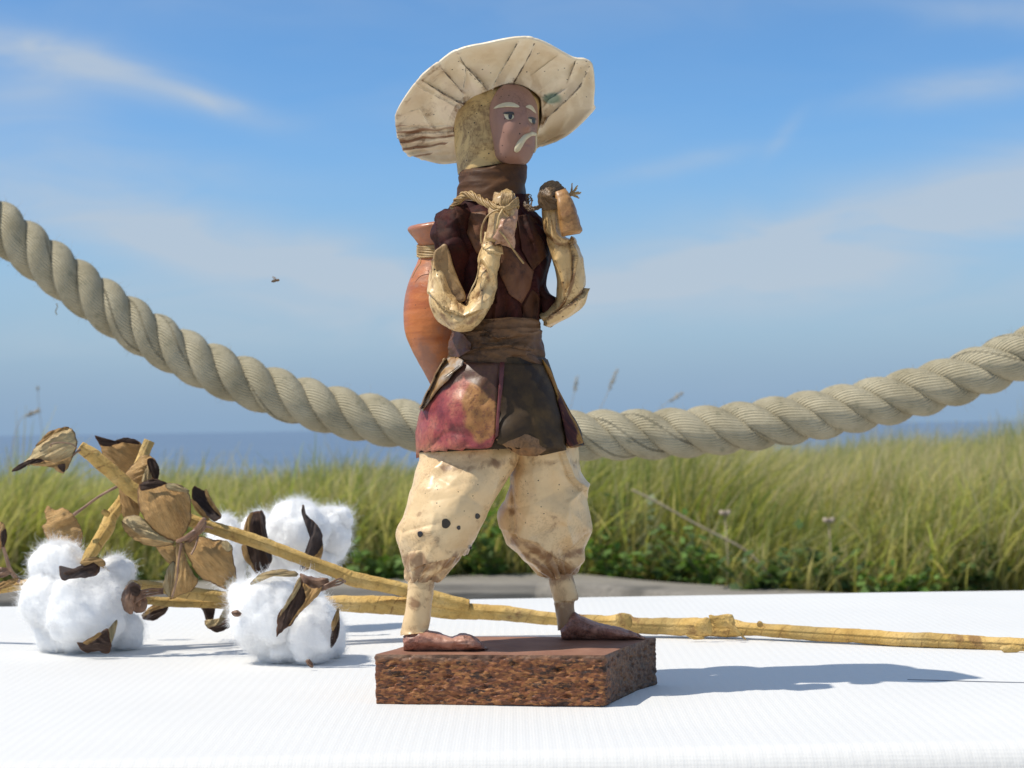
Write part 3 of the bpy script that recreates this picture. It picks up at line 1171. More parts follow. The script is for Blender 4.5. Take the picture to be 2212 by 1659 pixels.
# ================================================================== the figurine
def build_figurine():
    # ---------------------------------------------------------------- base block: top height from the photo's front corner
    fl = on_plane(807, 1522, 0.0)
    HB = H_CAM + (at(807, 1414, fl[1])[2] - H_CAM)
    root = tag(empty('figurine', (0.0, Y0, 0.0)),
               'papier-mache water carrier figurine in straw hat with jar, striding on wooden base', 'figurine')

    cream = [(0.56, 0.37, 0.18), (0.73, 0.52, 0.28), (0.80, 0.60, 0.35)]
    M_trouser = paper('trouser_paper', cream, stain_lo=0.555, stain_hi=0.68, stain_amt=0.8, grime_amt=0.28, scale=48, rough=0.42, coat=0.28, speck=0.055, attr_stain=True)
    M_sleeve = paper('sleeve_paper', [(0.50, 0.32, 0.13), (0.68, 0.47, 0.22), (0.76, 0.56, 0.30)], stain_lo=0.535, stain_hi=0.66, scale=70, rough=0.42, coat=0.28, speck=0.075, attr_stain=True)
    M_hat = hat_material()
    M_hood = paper('hood_paper', [(0.46, 0.29, 0.10), (0.60, 0.42, 0.18), (0.55, 0.37, 0.15)], stain=(0.13, 0.062, 0.022), stain_lo=0.47, stain_hi=0.60, scale=62, rough=0.5, coat=0.08, speck=0.07, attr_stain=True)
    M_tunic = paper('tunic_paper', [(0.0193, 0.0066, 0.0066), (0.0468, 0.0110, 0.0110), (0.0935, 0.0358, 0.0154)], stain=(0.016, 0.010, 0.010), stain_lo=0.48, stain_hi=0.60, scale=45, rough=0.7, coat=0.0, spec=0.12, attr_stain=True)
    M_lapel = paper('lapel_paper', [(0.1122, 0.0462, 0.0185), (0.1650, 0.0759, 0.0363), (0.1320, 0.0515, 0.0277)], stain=(0.03, 0.016, 0.012), stain_lo=0.50, stain_hi=0.64, scale=55, rough=0.56, coat=0.04, spec=0.22)
    M_dark_lapel = paper('dark_lapel_paper', [(0.0450, 0.0168, 0.0120), (0.0840, 0.0360, 0.0180), (0.0570, 0.0192, 0.0180)], stain=(0.015, 0.010, 0.010), scale=55, rough=0.7, coat=0.0, spec=0.12)
    M_sash = paper('sash_paper', [(0.0748, 0.0306, 0.0150), (0.1360, 0.0680, 0.0306), (0.1768, 0.0952, 0.0476)], stain=(0.018, 0.012, 0.010), stain_lo=0.50, stain_hi=0.66, scale=60, rough=0.56, coat=0.04, spec=0.22, attr_stain=True)
    M_skirt = skirt_material()
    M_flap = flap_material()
    M_collar = paper('collar_paper', [(0.0233, 0.0145, 0.0135), (0.1037, 0.0441, 0.0145), (0.0415, 0.0217, 0.0166)], stain=(0.018, 0.014, 0.014), stain_lo=0.50, stain_hi=0.66, scale=40, rough=0.56, coat=0.04, spec=0.22)
    M_hand = paper('hand_paper', [(0.40, 0.24, 0.10), (0.52, 0.36, 0.17), (0.42, 0.25, 0.13)], stain_lo=0.51, stain_hi=0.63, scale=90, rough=0.42, coat=0.25, speck=0.07)
    M_flesh = paper('finger_paper', [(0.40, 0.22, 0.14), (0.48, 0.28, 0.18), (0.36, 0.18, 0.11)], stain_lo=0.52, stain_hi=0.63, scale=110, rough=0.45, coat=0.2)
    M_flap_hand = paper('folded_hand_paper', [(0.30, 0.14, 0.045), (0.40, 0.21, 0.075), (0.34, 0.17, 0.07)], stain_lo=0.52, stain_hi=0.63, scale=90, rough=0.45, coat=0.2, speck=0.06)
    M_foot = paper('foot_paint', [(0.20, 0.072, 0.05), (0.40, 0.185, 0.125), (0.52, 0.29, 0.20)], stain=(0.05, 0.018, 0.014), stain_lo=0.48, stain_hi=0.64, scale=120, rough=0.42, coat=0.2, bump=0.8)
    M_face = paper('face_paint', [(0.27, 0.145, 0.105), (0.33, 0.18, 0.135), (0.30, 0.16, 0.125)], stain=(0.13, 0.055, 0.05), stain_lo=0.56, stain_hi=0.75, stain_amt=0.5, scale=60, rough=0.52, coat=0.03, speck=0.06, bump=0.2)
    M_jar = jar_material()
    M_straw = straw_material('straw_cord', (0.24, 0.135, 0.045), (0.56, 0.38, 0.16))
    M_dark_straw = straw_material('dark_cord', (0.05, 0.028, 0.013), (0.24, 0.14, 0.06))

    obj = lambda name, V, f, mat, a=None, parent=root, **k: mesh_obj(name, V, f, mat, parent, attrs=a, **k)

    # ---------------------------------------------------------------- wooden base
    build_base_block(root, HB, M_foot)

    # ---------------------------------------------------------------- legs, feet
    def cr(amp, sc, seed, sharp=0.6):
        return lambda v: amp * crumple(v, sc, seed, sharp)

    left = [(900, 955, 1128, 952, -1, 20), (901, 1000, 1121, 992, -4, 21), (889, 1060, 1092, 1045, -8, 22), (878, 1108, 1064, 1098, -10, 22.5),
            (858, 1151, 1036, 1152, -12, 21), (862, 1192, 1003, 1197, -14, 17), (872, 1232, 963, 1238, -15.5, 11), (881, 1258, 938, 1259, -16, 6.5)]
    V, f, a, m, nu = loft(left, 190, 20)
    u, v = a['u'], a['v']
    ends = np.clip(np.minimum(v, 1 - v) / 0.12, 0, 1)
    V = push(V, f, ends * (0.0017 * facets(u, v, 6, 5, 8) + 0.00045 * facets(u, v, 17, 14, 5)) + 0.0016 * pleats(u, 9, 1, v * 0.8) * np.clip((v - 0.62) / 0.3, 0, 1) * np.clip((1 - v) / 0.05, 0, 1)
             + 0.0009 * pleats(u, 6, 3, v * 1.5) * np.clip((0.4 - v) / 0.4, 0, 1))
    V = fold_in(V, f, [([(940, 1012), (929, 1025), (914, 1046), (887, 1112), (874, 1146)], 'over', 1.9, 16), ([(874, 1150), (893, 1144), (914, 1137), (940, 1132)], 'valley', 0.7, 9),
                       ([(872, 1226), (880, 1193), (908, 1187), (911, 1217)], 'valley', 1.1, 9), ([(911, 1222), (936, 1212), (962, 1205), (1004, 1193), (1030, 1172)], 'over', 1.8, 13),
                       ([(1118, 992), (1098, 1040), (1076, 1090), (1050, 1140)], 'ridge', 0.3, 8), ([(913, 1222), (906, 1240), (898, 1256)], 'valley', 1.6, 6), ([(889, 1206), (892, 1236), (894, 1256)], 'ridge', 1.2, 5),
                       ([(950, 1035), (1000, 1060), (1052, 1100)], 'valley', 0.9, 14), ([(925, 1060), (940, 1110), (930, 1150), (950, 1186)], 'ridge', 0.9, 12), ([(948, 1215), (944, 1238), (930, 1256)], 'valley', 1.3, 6)])
    glaze = smear(V, f, [([(874, 1232), (884, 1212), (906, 1200), (911, 1217), (900, 1240)], 0.8, 22), ([(911, 1232), (962, 1217), (1004, 1202), (1032, 1178)], 0.78, 17), ([(880, 1252), (940, 1254)], 0.85, 16),
                         ([(960, 1010), (1010, 1012), (1060, 1002), (1112, 996)], 0.66, 15), ([(944, 1031), (925, 1060)], 0.5, 8), ([(1000, 1040), (1060, 1030)], 0.35, 20)])
    V = disp_loft(V, f, cr(0.0002, 190, 5, 0.5))
    a['stain'] = np.maximum(glaze, 0.30 * np.clip((0.24 - a['v']) / 0.2, 0, 1))
    leg_l = obj('trouser_leg', V, f, M_trouser, a)
    bl = bvh_of(V, f)
    right = [(1080, 945, 1249, 950, 4, 18), (1108, 1005, 1257, 1002, 7, 19), (1094, 1050, 1265, 1045, 9, 20), (1081, 1092, 1274, 1094, 10, 20.5),
             (1085, 1128, 1278, 1145, 11, 19), (1104, 1172, 1261, 1180, 12, 16.5), (1130, 1207, 1258, 1206, 13, 12), (1165, 1233, 1246, 1230, 14, 8), (1184, 1247, 1237, 1243, 15, 5.5)]
    V, f, a, m, nu = loft(right, 190, 18)
    u, v = a['u'], a['v']
    ends = np.clip(np.minimum(v, 1 - v) / 0.12, 0, 1)
    V = push(V, f, ends * (0.0022 * facets(u, v, 6, 5, 19) + 0.00045 * facets(u, v, 17, 14, 25)) + 0.0016 * pleats(u, 9, 4, -v * 0.8) * np.clip((v - 0.62) / 0.3, 0, 1) * np.clip((1 - v) / 0.05, 0, 1)
             + 0.0009 * pleats(u, 6, 5, v) * np.clip((0.4 - v) / 0.4, 0, 1))
    V = fold_in(V, f, [([(1214, 980), (1232, 1031), (1250, 1054)], 'over', 2.4, 14), ([(1266, 1043), (1226, 1088), (1220, 1124), (1232, 1172)], 'ridge', 2.2, 10), ([(1106, 1151), (1157, 1169), (1202, 1202)], 'over', 2.4, 13),
                       ([(1211, 1205), (1241, 1184), (1268, 1160)], 'valley', 1.8, 8), ([(1100, 1046), (1106, 1112), (1112, 1151)], 'valley', 1.5, 9), ([(1207, 1206), (1200, 1226), (1205, 1246)], 'ridge', 1.4, 6),
                       ([(1225, 1200), (1222, 1224), (1226, 1246)], 'valley', 1.4, 6), ([(1140, 1206), (1180, 1226), (1192, 1244)], 'ridge', 1.2, 7), ([(1150, 1010), (1160, 1060), (1150, 1110)], 'ridge', 0.9, 16),
                       ([(1190, 1000), (1196, 1060), (1186, 1120)], 'valley', 0.8, 14)])
    glaze = smear(V, f, [([(1104, 1040), (1107, 1100), (1114, 1150)], 0.6, 14), ([(1114, 1168), (1157, 1186), (1200, 1216)], 0.85, 19), ([(1184, 1240), (1200, 1222), (1240, 1236)], 1.0, 24), ([(1209, 1208), (1248, 1192)], 0.75, 15),
                         ([(1108, 1004), (1180, 1000), (1250, 1000)], 0.55, 14), ([(1160, 1070), (1190, 1110)], 0.38, 22), ([(1130, 1196), (1172, 1226)], 0.9, 10)])
    V = disp_loft(V, f, cr(0.0002, 190, 15, 0.5))
    px_like = a['u']
    a['stain'] = glaze
    obj('trouser_leg', V, f, M_trouser, a)
    # painted ink dots on the front leg
    ink = NB('ink_dot').done((0.012, 0.009, 0.008), 0.35, coat=0.3)
    for (x, y, r) in ((963, 1131, 9.5), (907.5, 1154, 6), (991, 1140, 4.2), (1031.5, 1115, 5.5), (1015.5, 1182, 4.5)):
        O = [(x + r * math.cos(t) * (1 + 0.12 * math.sin(3 * t + x)), y + r * 1.12 * math.sin(t)) for t in np.linspace(0, 2 * math.pi, 9)[:-1]]
        Vp, fp, ap = patch(O, bl, 0.00025, 2, 3)
        mesh_obj('ink_dot', Vp, fp, ink, leg_l)
    # wrapped shins
    V, f, a, m, nu = loft([(882, 1250, 938, 1252, -16, 6.3), (880, 1275, 937, 1277, -16, 6.0), (874, 1320, 931, 1322, -16, 5.8), (867, 1356, 927, 1357, -16, 6.0), (864, 1373, 927, 1366, -16, 6.6)], 48, 8)
    V = push(V, f, 0.0004 * facets(a['u'], a['v'], 6, 6, 21))
    a['stain'] = 0.12 + 0.65 * np.exp(-((a['v'] - 0.42) / 0.13) ** 2) * np.exp(-((a['u'] - 0.70) / 0.12) ** 2) + 0.6 * np.clip((0.12 - a['v']) / 0.12, 0, 1) + 0.4 * (a['v'] > 0.95)
    obj('shin', V, f, M_trouser, a)
    V, f, a, m, nu = loft([(1184, 1241, 1237, 1238, 14, 5.6), (1188, 1262, 1242, 1258, 14, 5.4), (1193, 1287, 1249, 1287, 14, 5.2), (1196, 1300, 1247, 1296, 14, 5.0), (1197, 1305, 1240, 1302, 14, 4.6), (1201, 1330, 1242, 1322, 14, 4.6), (1206, 1362, 1250, 1356, 14, 5)], 48, 8)
    V = push(V, f, 0.0004 * facets(a['u'], a['v'], 6, 6, 27))
    a['stain'] = 0.60 + 0.30 * np.clip((a['v'] - 0.40) / 0.3, 0, 1) + 0.4 * np.clip((0.2 - a['v']) / 0.2, 0, 1)
    obj('shin', V, f, M_trouser, a)

    def foot(secs, seed, toes, lines):
        V, f, a, m, nu = loft(secs, 64, 10)
        bottom = HB - 0.0006
        def fn(v):
            return 0.00055 * crumple(v, 190, seed) + 0.0003 * ridge(np.array(v) * np.array((90, 420, 420)), seed)
        V = disp_loft(V, f, fn)
        # toes: grooves running forward over the front third
        tv = np.clip((a['v'] - 0.62) / 0.25, 0, 1)
        yl = (V[:, 1] - V[:, 1].min()) / (np.ptp(V[:, 1]) + 1e-9)
        V[:, 2] -= 0.0013 * tv * (1 - np.abs(np.sin(yl * math.pi * toes)) ** 0.4) * (V[:, 2] > HB + 0.001)
        V = fold_in(V, f, lines)
        V[:, 2] = np.maximum(V[:, 2], bottom)
        obj('foot', V, f, M_foot, a)

    foot([(871, 1376, 872, 1405, -16, 4.0), (884, 1364, 886, 1407, -16, 6.5), (915, 1360, 915, 1408, -16, 7.0), (940, 1364, 940, 1408, -16, 7.2), (972, 1375, 972, 1408, -16, 8.2),
          (998, 1369, 998, 1408, -16, 9.0), (1020, 1372, 1020, 1407, -16, 8.6), (1040, 1387, 1040, 1406, -16, 6.8), (1053, 1400, 1053, 1404, -16, 3)], 31, 4.0,
         [([(985, 1391), (1015, 1386), (1046, 1396)], 'valley', 0.7, 3), ([(985, 1399), (1020, 1394), (1050, 1401)], 'valley', 0.6, 3), ([(905, 1370), (940, 1388), (985, 1384)], 'ridge', 0.6, 5), ([(880, 1380), (900, 1396), (940, 1400)], 'valley', 0.5, 4), ([(976, 1374), (984, 1386), (980, 1400)], 'valley', 0.5, 4)])
    foot([(1211, 1360, 1214, 1380, 13, 4), (1222, 1345, 1224, 1382, 13, 6), (1240, 1322, 1246, 1382, 13, 6.5), (1256, 1333, 1262, 1383, 13, 7.2), (1290, 1345, 1292, 1384, 13, 8.2), (1325, 1353, 1325, 1384, 13, 9),
          (1355, 1360, 1355, 1383, 13, 8.5), (1376, 1367, 1377, 1382, 13, 6.5), (1394, 1376, 1394, 1381, 13, 3)], 37, 4.0,
         [([(1330, 1364), (1360, 1367), (1390, 1377)], 'valley', 0.7, 3), ([(1325, 1372), (1360, 1374), (1388, 1380)], 'valley', 0.6, 3), ([(1250, 1340), (1290, 1360), (1325, 1366)], 'ridge', 0.6, 5), ([(1225, 1362), (1245, 1376), (1290, 1378)], 'valley', 0.5, 4)])

    # ---------------------------------------------------------------- torso and skirt
    torso = [(994, 420, 1137, 420, 1, 14), (968, 455, 1143, 448, 1, 17), (950, 490, 1171, 484, 2, 20), (946, 540, 1187, 540, 3, 22), (957, 600, 1180, 600, 2, 22), (968, 650, 1173, 650, 0, 20), (972, 700, 1166, 694, -1, 18.5)]
    V, f, a, m, nu = loft(torso, 200, 22)
    def tfn(v):
        return 0.0003 * crumple(v, 150, 42, 0.6)
    V = push(V, f, 0.0016 * facets(a['u'], a['v'], 12, 6, 41) + 0.0008 * facets(a['u'], a['v'], 26, 12, 42))
    V = disp_loft(V, f, tfn)
    V = fold_in(V, f, [([(1064, 590), (1072, 640), (1066, 694)], 'over', 2.6, 9), ([(1084, 620), (1092, 660), (1088, 696)], 'valley', 2.2, 8), ([(1100, 640), (1112, 670), (1110, 694)], 'ridge', 2.2, 7), ([(1126, 655), (1136, 680), (1138, 696)], 'valley', 2.2, 6),
                       ([(1150, 600), (1158, 650), (1154, 692)], 'over', 2.0, 7), ([(1030, 560), (1040, 620), (1030, 690)], 'valley', 2.2, 9), ([(1130, 470), (1146, 520), (1160, 580)], 'over', 2.0, 8)])
    a['stain'] = np.zeros(len(V))
    torso_o = obj('tunic', V, f, M_tunic, a)
    bt = bvh_of(V, f)

    def lapel(outl, lift, mat, seed, bulge=0.0006):
        Vp, fp, ap = patch(outl, bt, lift, 12, 5, bulge, closed_curve=False,
                           bump=lambda p, r: 0.0013 * crumple((p[0] / 50, p[1] / 50, seed), 1.2, seed, 0.75) + 0.0010 * max(0, r - 0.75) * 4 * noise.noise(Vector((p[0] / 30, p[1] / 30, seed))))
        o = mesh_obj('lapel', Vp, fp, mat, torso_o, attrs=ap)
        solidify(o, 0.0004, 1)

    lapel([(988, 462), (1050, 456), (1056, 500), (1046, 548), (1030, 548), (1008, 505)], 0.0012, M_lapel, 1)
    lapel([(1086, 530), (1118, 545), (1153, 586), (1146, 622), (1127, 656), (1100, 634), (1078, 590)], 0.0020, M_lapel, 2)
    lapel([(1118, 466), (1144, 462), (1184, 500), (1186, 548), (1152, 584), (1128, 540)], 0.0012, M_dark_lapel, 3)
    lapel([(1128, 660), (1150, 625), (1166, 640), (1160, 690), (1130, 692)], 0.0009, M_dark_lapel, 5)

    # dark short sleeves
    V, f, a, m, nu = loft([(960, 452, 1012, 440, -4, 10), (942, 470, 1018, 462, -6, 14), (936, 498, 1020, 496, -7, 15), (938, 530, 1022, 534, -7, 14), (950, 575, 1024, 582, -5, 11), (975, 640, 1020, 644, -4, 7)], 130, 18)
    V = push(V, f, 0.0014 * facets(a['u'], a['v'], 7, 4, 51) + 0.0007 * facets(a['u'], a['v'], 16, 10, 52))
    V = fold_in(V, f, [([(944, 474), (948, 500), (956, 526)], 'over', 1.6, 9), ([(956, 526), (976, 512), (1000, 508)], 'valley', 1.0, 8), ([(985, 460), (1000, 500), (1014, 540)], 'over', 1.6, 9), ([(970, 530), (985, 580), (1000, 640)], 'ridge', 2.0, 9)])
    obj('upper_sleeve', V, f, M_tunic, a)
    V, f, a, m, nu = loft([(1128, 458, 1172, 476, 4, 11), (1140, 500, 1186, 500, 5, 12), (1150, 545, 1189, 548, 6, 11), (1150, 590, 1180, 596, 6, 10), (1152, 625, 1186, 632, 5, 9), (1160, 655, 1204, 652, 4, 8), (1168, 690, 1192, 672, 3, 6)], 64, 10)
    V = push(V, f, 0.0018 * facets(a['u'], a['v'], 7, 5, 54))
    obj('upper_sleeve', V, f, M_tunic, a)

    # sash
    sash = [(972, 688, 1167, 688, -1, 19.2), (971, 700, 1166, 697, -1, 20), (973, 720, 1167, 716, -1, 20.2), (968, 742, 1173, 738, -1, 20.8), (968, 760, 1180, 768, -1, 21.6), (970, 776, 1186, 788, -1, 21.8), (972, 780, 1184, 791, -1, 20.8)]
    V, f, a, m, nu = loft(sash, 200, 16)
    V = fold_in(V, f, [([(1010, 722), (1048, 719), (1072, 734), (1100, 730)], 'over', 1.6, 6), ([(1008, 762), (1050, 752), (1100, 748), (1150, 756)], 'over', 1.4, 6), ([(1040, 742), (1090, 738), (1140, 724)], 'valley', 1.3, 6), ([(1096, 712), (1130, 722), (1166, 716)], 'ridge', 1.2, 6), ([(1110, 770), (1150, 764), (1182, 772)], 'valley', 1.2, 5)])
    V = push(V, f, 0.0005 * pleats(a['v'], 2.6, 2, a['u'] * 1.0 + 0.5 * np.sin(a['u'] * 12.566) + 0.2 * np.sin(a['u'] * 31)) + 0.0014 * facets(a['u'], a['v'], 16, 4, 61) + 0.0005 * facets(a['u'], a['v'], 34, 10, 62))
    a['stain'] = 0.6 * np.exp(-((a['u'] - 0.70) / 0.05) ** 2)
    sash_o = obj('sash', V, f, M_sash, a)
    bs = bvh_of(V, f)
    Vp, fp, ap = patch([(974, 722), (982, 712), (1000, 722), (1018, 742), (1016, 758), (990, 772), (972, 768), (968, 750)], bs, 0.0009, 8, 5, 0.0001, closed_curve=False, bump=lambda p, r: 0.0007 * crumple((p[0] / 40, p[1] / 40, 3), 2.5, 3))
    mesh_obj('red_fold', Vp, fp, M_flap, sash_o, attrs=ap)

    skirt = [(968, 768, 1183, 776, -1, 20.0), (948, 800, 1191, 806, -1, 22), (934, 830, 1203, 832, -1, 23.5), (918, 862, 1221, 868, -1, 25.5), (906, 900, 1239, 902, -1, 27), (901, 940, 1252, 935, -1, 28), (902, 978, 1262, 962, -1, 28.5)]
    V, f, a, m, nu = loft(skirt, 144, 12, caps=(False, False))
    def sfn(v):
        return 0.0011 * crumple(v, 48, 71, 0.65) + 0.0003 * crumple(v, 140, 72, 0.7)
    V = push(V, f, 0.0013 * facets(a['u'], a['v'], 10, 3, 71))
    # uneven hem: hangs lower towards the right of the middle
    hem = a['v'] > 0.9
    a['fx'] = a['u']
    skirt_o = obj('skirt', V, f, M_skirt, a)
    solidify(skirt_o, 0.0009, -1)
    bk = bvh_of(V, f)

    def panel(name, outl, lift, mat, seed, parent, amp=0.0008, bulge=0.0, fb=None, rings=16, thick=0.0008):
        Vp, fp, ap = patch(outl, bk, lift, rings, 6, bulge, closed_curve=False, fallback=fb,
                           bump=lambda p, r: amp * crumple((p[0] / 95, p[1] / 95, seed), 1.3, seed, 0.85))
        o = mesh_obj(name, Vp, fp, mat, parent, attrs=ap)
        solidify(o, thick, 1)
        return o

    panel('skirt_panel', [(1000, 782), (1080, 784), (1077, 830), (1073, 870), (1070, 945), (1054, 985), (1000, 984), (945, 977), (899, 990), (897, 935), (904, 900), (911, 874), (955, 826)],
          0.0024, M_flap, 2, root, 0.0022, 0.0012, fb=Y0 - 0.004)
    panel('skirt_panel', [(1084, 784), (1160, 786), (1186, 790), (1200, 850), (1214, 910), (1224, 972), (1170, 984), (1124, 981), (1100, 968), (1074, 958), (1078, 880)],
          0.0018, M_skirt, 5, root, 0.0020, 0.0008)
    panel('skirt_panel', [(1172, 776), (1188, 795), (1205, 838), (1226, 878), (1246, 915), (1263, 961), (1228, 972), (1216, 910), (1202, 850), (1184, 806)],
          0.0026, M_skirt_edge(), 7, root, 0.0008, 0.0010, fb=Y0 - 0.001)
    panel('hem_patch', [(1072, 950), (1100, 934), (1140, 938), (1166, 950), (1180, 972), (1160, 986), (1124, 984), (1104, 974)],
          0.0022, M_lapel_ochre(), 9, skirt_o, 0.0008, 0.0004)
    # seam strip
    Vp, fp, ap = patch([(1080, 782), (1090, 782), (1087, 830), (1081, 880), (1076, 940), (1070, 946), (1072, 900), (1076, 850)], bk, 0.0036, 3, 5, 0.0004, closed_curve=False)
    o = mesh_obj('seam', Vp, fp, paper('seam_paper', [(0.10, 0.022, 0.022), (0.16, 0.04, 0.035)], stain=(0.04, 0.01, 0.012), scale=70, rough=0.4, coat=0.3), skirt_o, attrs=ap)
    solidify(o, 0.0007, 1)
    # rolled fold over the hip, shiny bronze
    hip = [(956, 780), (970, 772), (986, 770), (1000, 778), (997, 790), (982, 802), (968, 822), (950, 838), (936, 856), (922, 874), (912, 888), (908, 880), (914, 862), (926, 838), (940, 808)]
    b = NB('bronze_fold')
    n1 = b.noise(70, 5, 0.6, 0.5)
    c = b.ramp(n1, [(0.35, (0.17, 0.08, 0.026)), (0.47, (0.36, 0.22, 0.10)), (0.58, (0.38, 0.33, 0.28)), (0.7, (0.22, 0.13, 0.07))])
    Mb = b.done(c, 0.36, b.bump(b.noise(260, 4), 0.6, 0.0008), 0.15, 0.2)
    panel('rolled_fold', hip, 0.0050, Mb, 11, root, 0.0026, 0.0024, fb=Y0 - 0.016, rings=12, thick=0.0008)

    # ---------------------------------------------------------------- neck, head, hair
    V, f, a, m, nu = loft([(1002, 366, 1132, 346, 2, 14), (991, 374, 1136, 352, 2, 15.5), (989, 392, 1137, 380, 2, 16), (989, 410, 1137, 408, 2, 16.5), (985, 432, 1139, 440, 2, 17)], 96, 8)
    V = push(V, f, 0.0009 * facets(a['u'], a['v'], 9, 3, 91) + 0.0003 * pleats(a['v'], 1.3, 1, a['u'] * 1.0 + 0.4 * np.sin(a['u'] * 12.566)))
    obj('collar', V, f, M_collar, a)
    V, f, a, m, nu = loft([(1034, 188, 1140, 188, 7, 10), (1010, 215, 1160, 210, 8, 15), (990, 240, 1166, 240, 8, 17), (981, 270, 1163, 270, 8, 17.5), (982, 305, 1153, 305, 7, 17.5), (986, 345, 1140, 342, 6, 16), (990, 378, 1130, 366, 5, 14)], 96, 10)
    V = push(V, f, 0.0009 * facets(a['u'], a['v'], 9, 5, 95))
    a['stain'] = 0.42 * np.exp(-((a['u'] - 0.60) / 0.06) ** 2) * (a['v'] > 0.2) + 0.2 * (a['v'] < 0.15)
    hood = obj('hair', V, f, M_hood, a)
    face = [(1088, 182, 1118, 182, -6, 3), (1074, 195, 1143, 196, -6, 10), (1060, 222, 1158, 220, -6, 15), (1057, 245, 1162, 245, -6, 16.6), (1057, 265, 1163, 264, -6, 17), (1061, 290, 1160, 290, -6, 16.6), (1065, 318, 1156, 318, -6, 15.4), (1069, 338, 1149, 339, -6, 13), (1080, 350, 1140, 352, -6, 9), (1092, 354, 1132, 356, -6, 6)]
    V, f, a, m, nu = loft(face, 96, 12)
    # nose ridge, eye hollows, cheeks; the face is turned a little to the right
    fwd = np.array((0.45, -0.89, 0.0))
    def gb(px, py, sx, sy, amp):
        c = at(px, py, Y0 - 0.022)
        w = np.exp(-(((V[:, 0] - c[0]) / (sx * 0.0002055)) ** 2 + ((V[:, 2] - c[2]) / (sy * 0.0002055)) ** 2)) * (V[:, 1] < Y0 - 0.006)
        return (w * amp)[:, None] * fwd
    D = gb(1134, 256, 6, 20, 0.0016) + gb(1138, 275, 8, 9, 0.0030) - gb(1100, 250, 15, 9, 0.0011) - gb(1150, 256, 9, 9, 0.0009) + gb(1100, 229, 22, 6, 0.0006) \
        + gb(1095, 285, 18, 16, 0.0009) - gb(1139, 307, 10, 4, 0.0006) + gb(1120, 338, 16, 8, 0.0008)
    V = V + D
    V = disp_loft(V, f, lambda v: 0.00022 * noise.noise(Vector(v) * 160))
    head = obj('head', V, f, M_face, a)
    bf = bvh_of(V, f)
    ivory = NB('ivory_paint')
    ivory = ivory.done(ivory.ramp(ivory.noise(400, 3), [(0.3, (0.52, 0.44, 0.28)), (0.7, (0.62, 0.55, 0.38))]), 0.5)
    black = NB('eye_paint').done((0.018, 0.015, 0.014), 0.35, coat=0.3)

    def facebit(name, outl, mat, lift=0.0003, bulge=0.0, rings=4):
        Vp, fp, ap = patch(outl, bf, lift, rings, 5, bulge)
        return mesh_obj(name, Vp, fp, mat, head)

    facebit('eyebrow', [(1066, 234.5), (1076, 226.5), (1091, 221.5), (1108, 221.5), (1121.5, 229), (1118, 232), (1098, 231), (1080, 232.5)], ivory, 0.0004, 0.0006)
    facebit('eyebrow', [(1135.5, 231), (1143, 226.5), (1150, 229), (1156, 238), (1158.5, 245), (1153, 242), (1145, 236)], ivory, 0.0004, 0.0006)
    facebit('eye', [(1089, 246), (1096, 244.5), (1105, 245), (1110.5, 252), (1105, 258), (1096, 258), (1091, 253)], ivory, 0.00025, 0.0003)
    facebit('eye', [(1142, 257), (1148, 255), (1156, 258), (1158, 264), (1153, 267), (1146, 264)], ivory, 0.00025, 0.0003)
    facebit('pupil', [(1099.5, 245), (1106, 245.5), (1106.5, 252), (1104, 257.5), (1100, 257), (1098, 251)], black, 0.0007)
    facebit('pupil', [(1149, 256), (1156, 258), (1157, 264), (1154.5, 269), (1150.5, 266)], black, 0.0007)
    facebit('eyelid', [(1086, 244.5), (1093, 242), (1103, 241.5), (1110, 243.5), (1109, 247.5), (1100, 247.2), (1092, 246.5)], black, 0.0006, 0.0002)
    facebit('eyelid', [(1140, 254.5), (1147, 252.5), (1156, 254.5), (1159, 258), (1153, 258.5), (1145, 257)], black, 0.0006, 0.0002)
    # moustache: two thick painted drops
    for path in ([(1157, 290, 3), (1148, 289, 5), (1138, 293.5, 6), (1130, 301, 6.5), (1123, 311, 7.5), (1117, 322, 7), (1113, 328, 3)],
                 [(1157, 290, 2.5), (1159.5, 300, 3), (1159, 312, 3.5), (1156, 322, 3.2), (1153.5, 330, 1.6)]):
        pts, rad = [], []
        for (x, y, r) in path:
            h = hit(bf, min(x, 1157), y)
            pts.append(h[0] if h else at(x, y, Y0 - 0.007))
            rad.append(r * 0.0002055)
        P = catmull(np.array(pts), 6)
        rr = np.interp(np.linspace(0, 1, len(P)), np.linspace(0, 1, len(rad)), rad)
        V, f, a = tube(P, rr, 12)
        mesh_obj('moustache', V, f, ivory, head)

    build_hat(root, M_hat)
    build_arms(root, M_sleeve, M_hand, M_flesh, M_flap_hand, M_straw, M_dark_straw)
    build_jar(root, M_jar, M_straw)


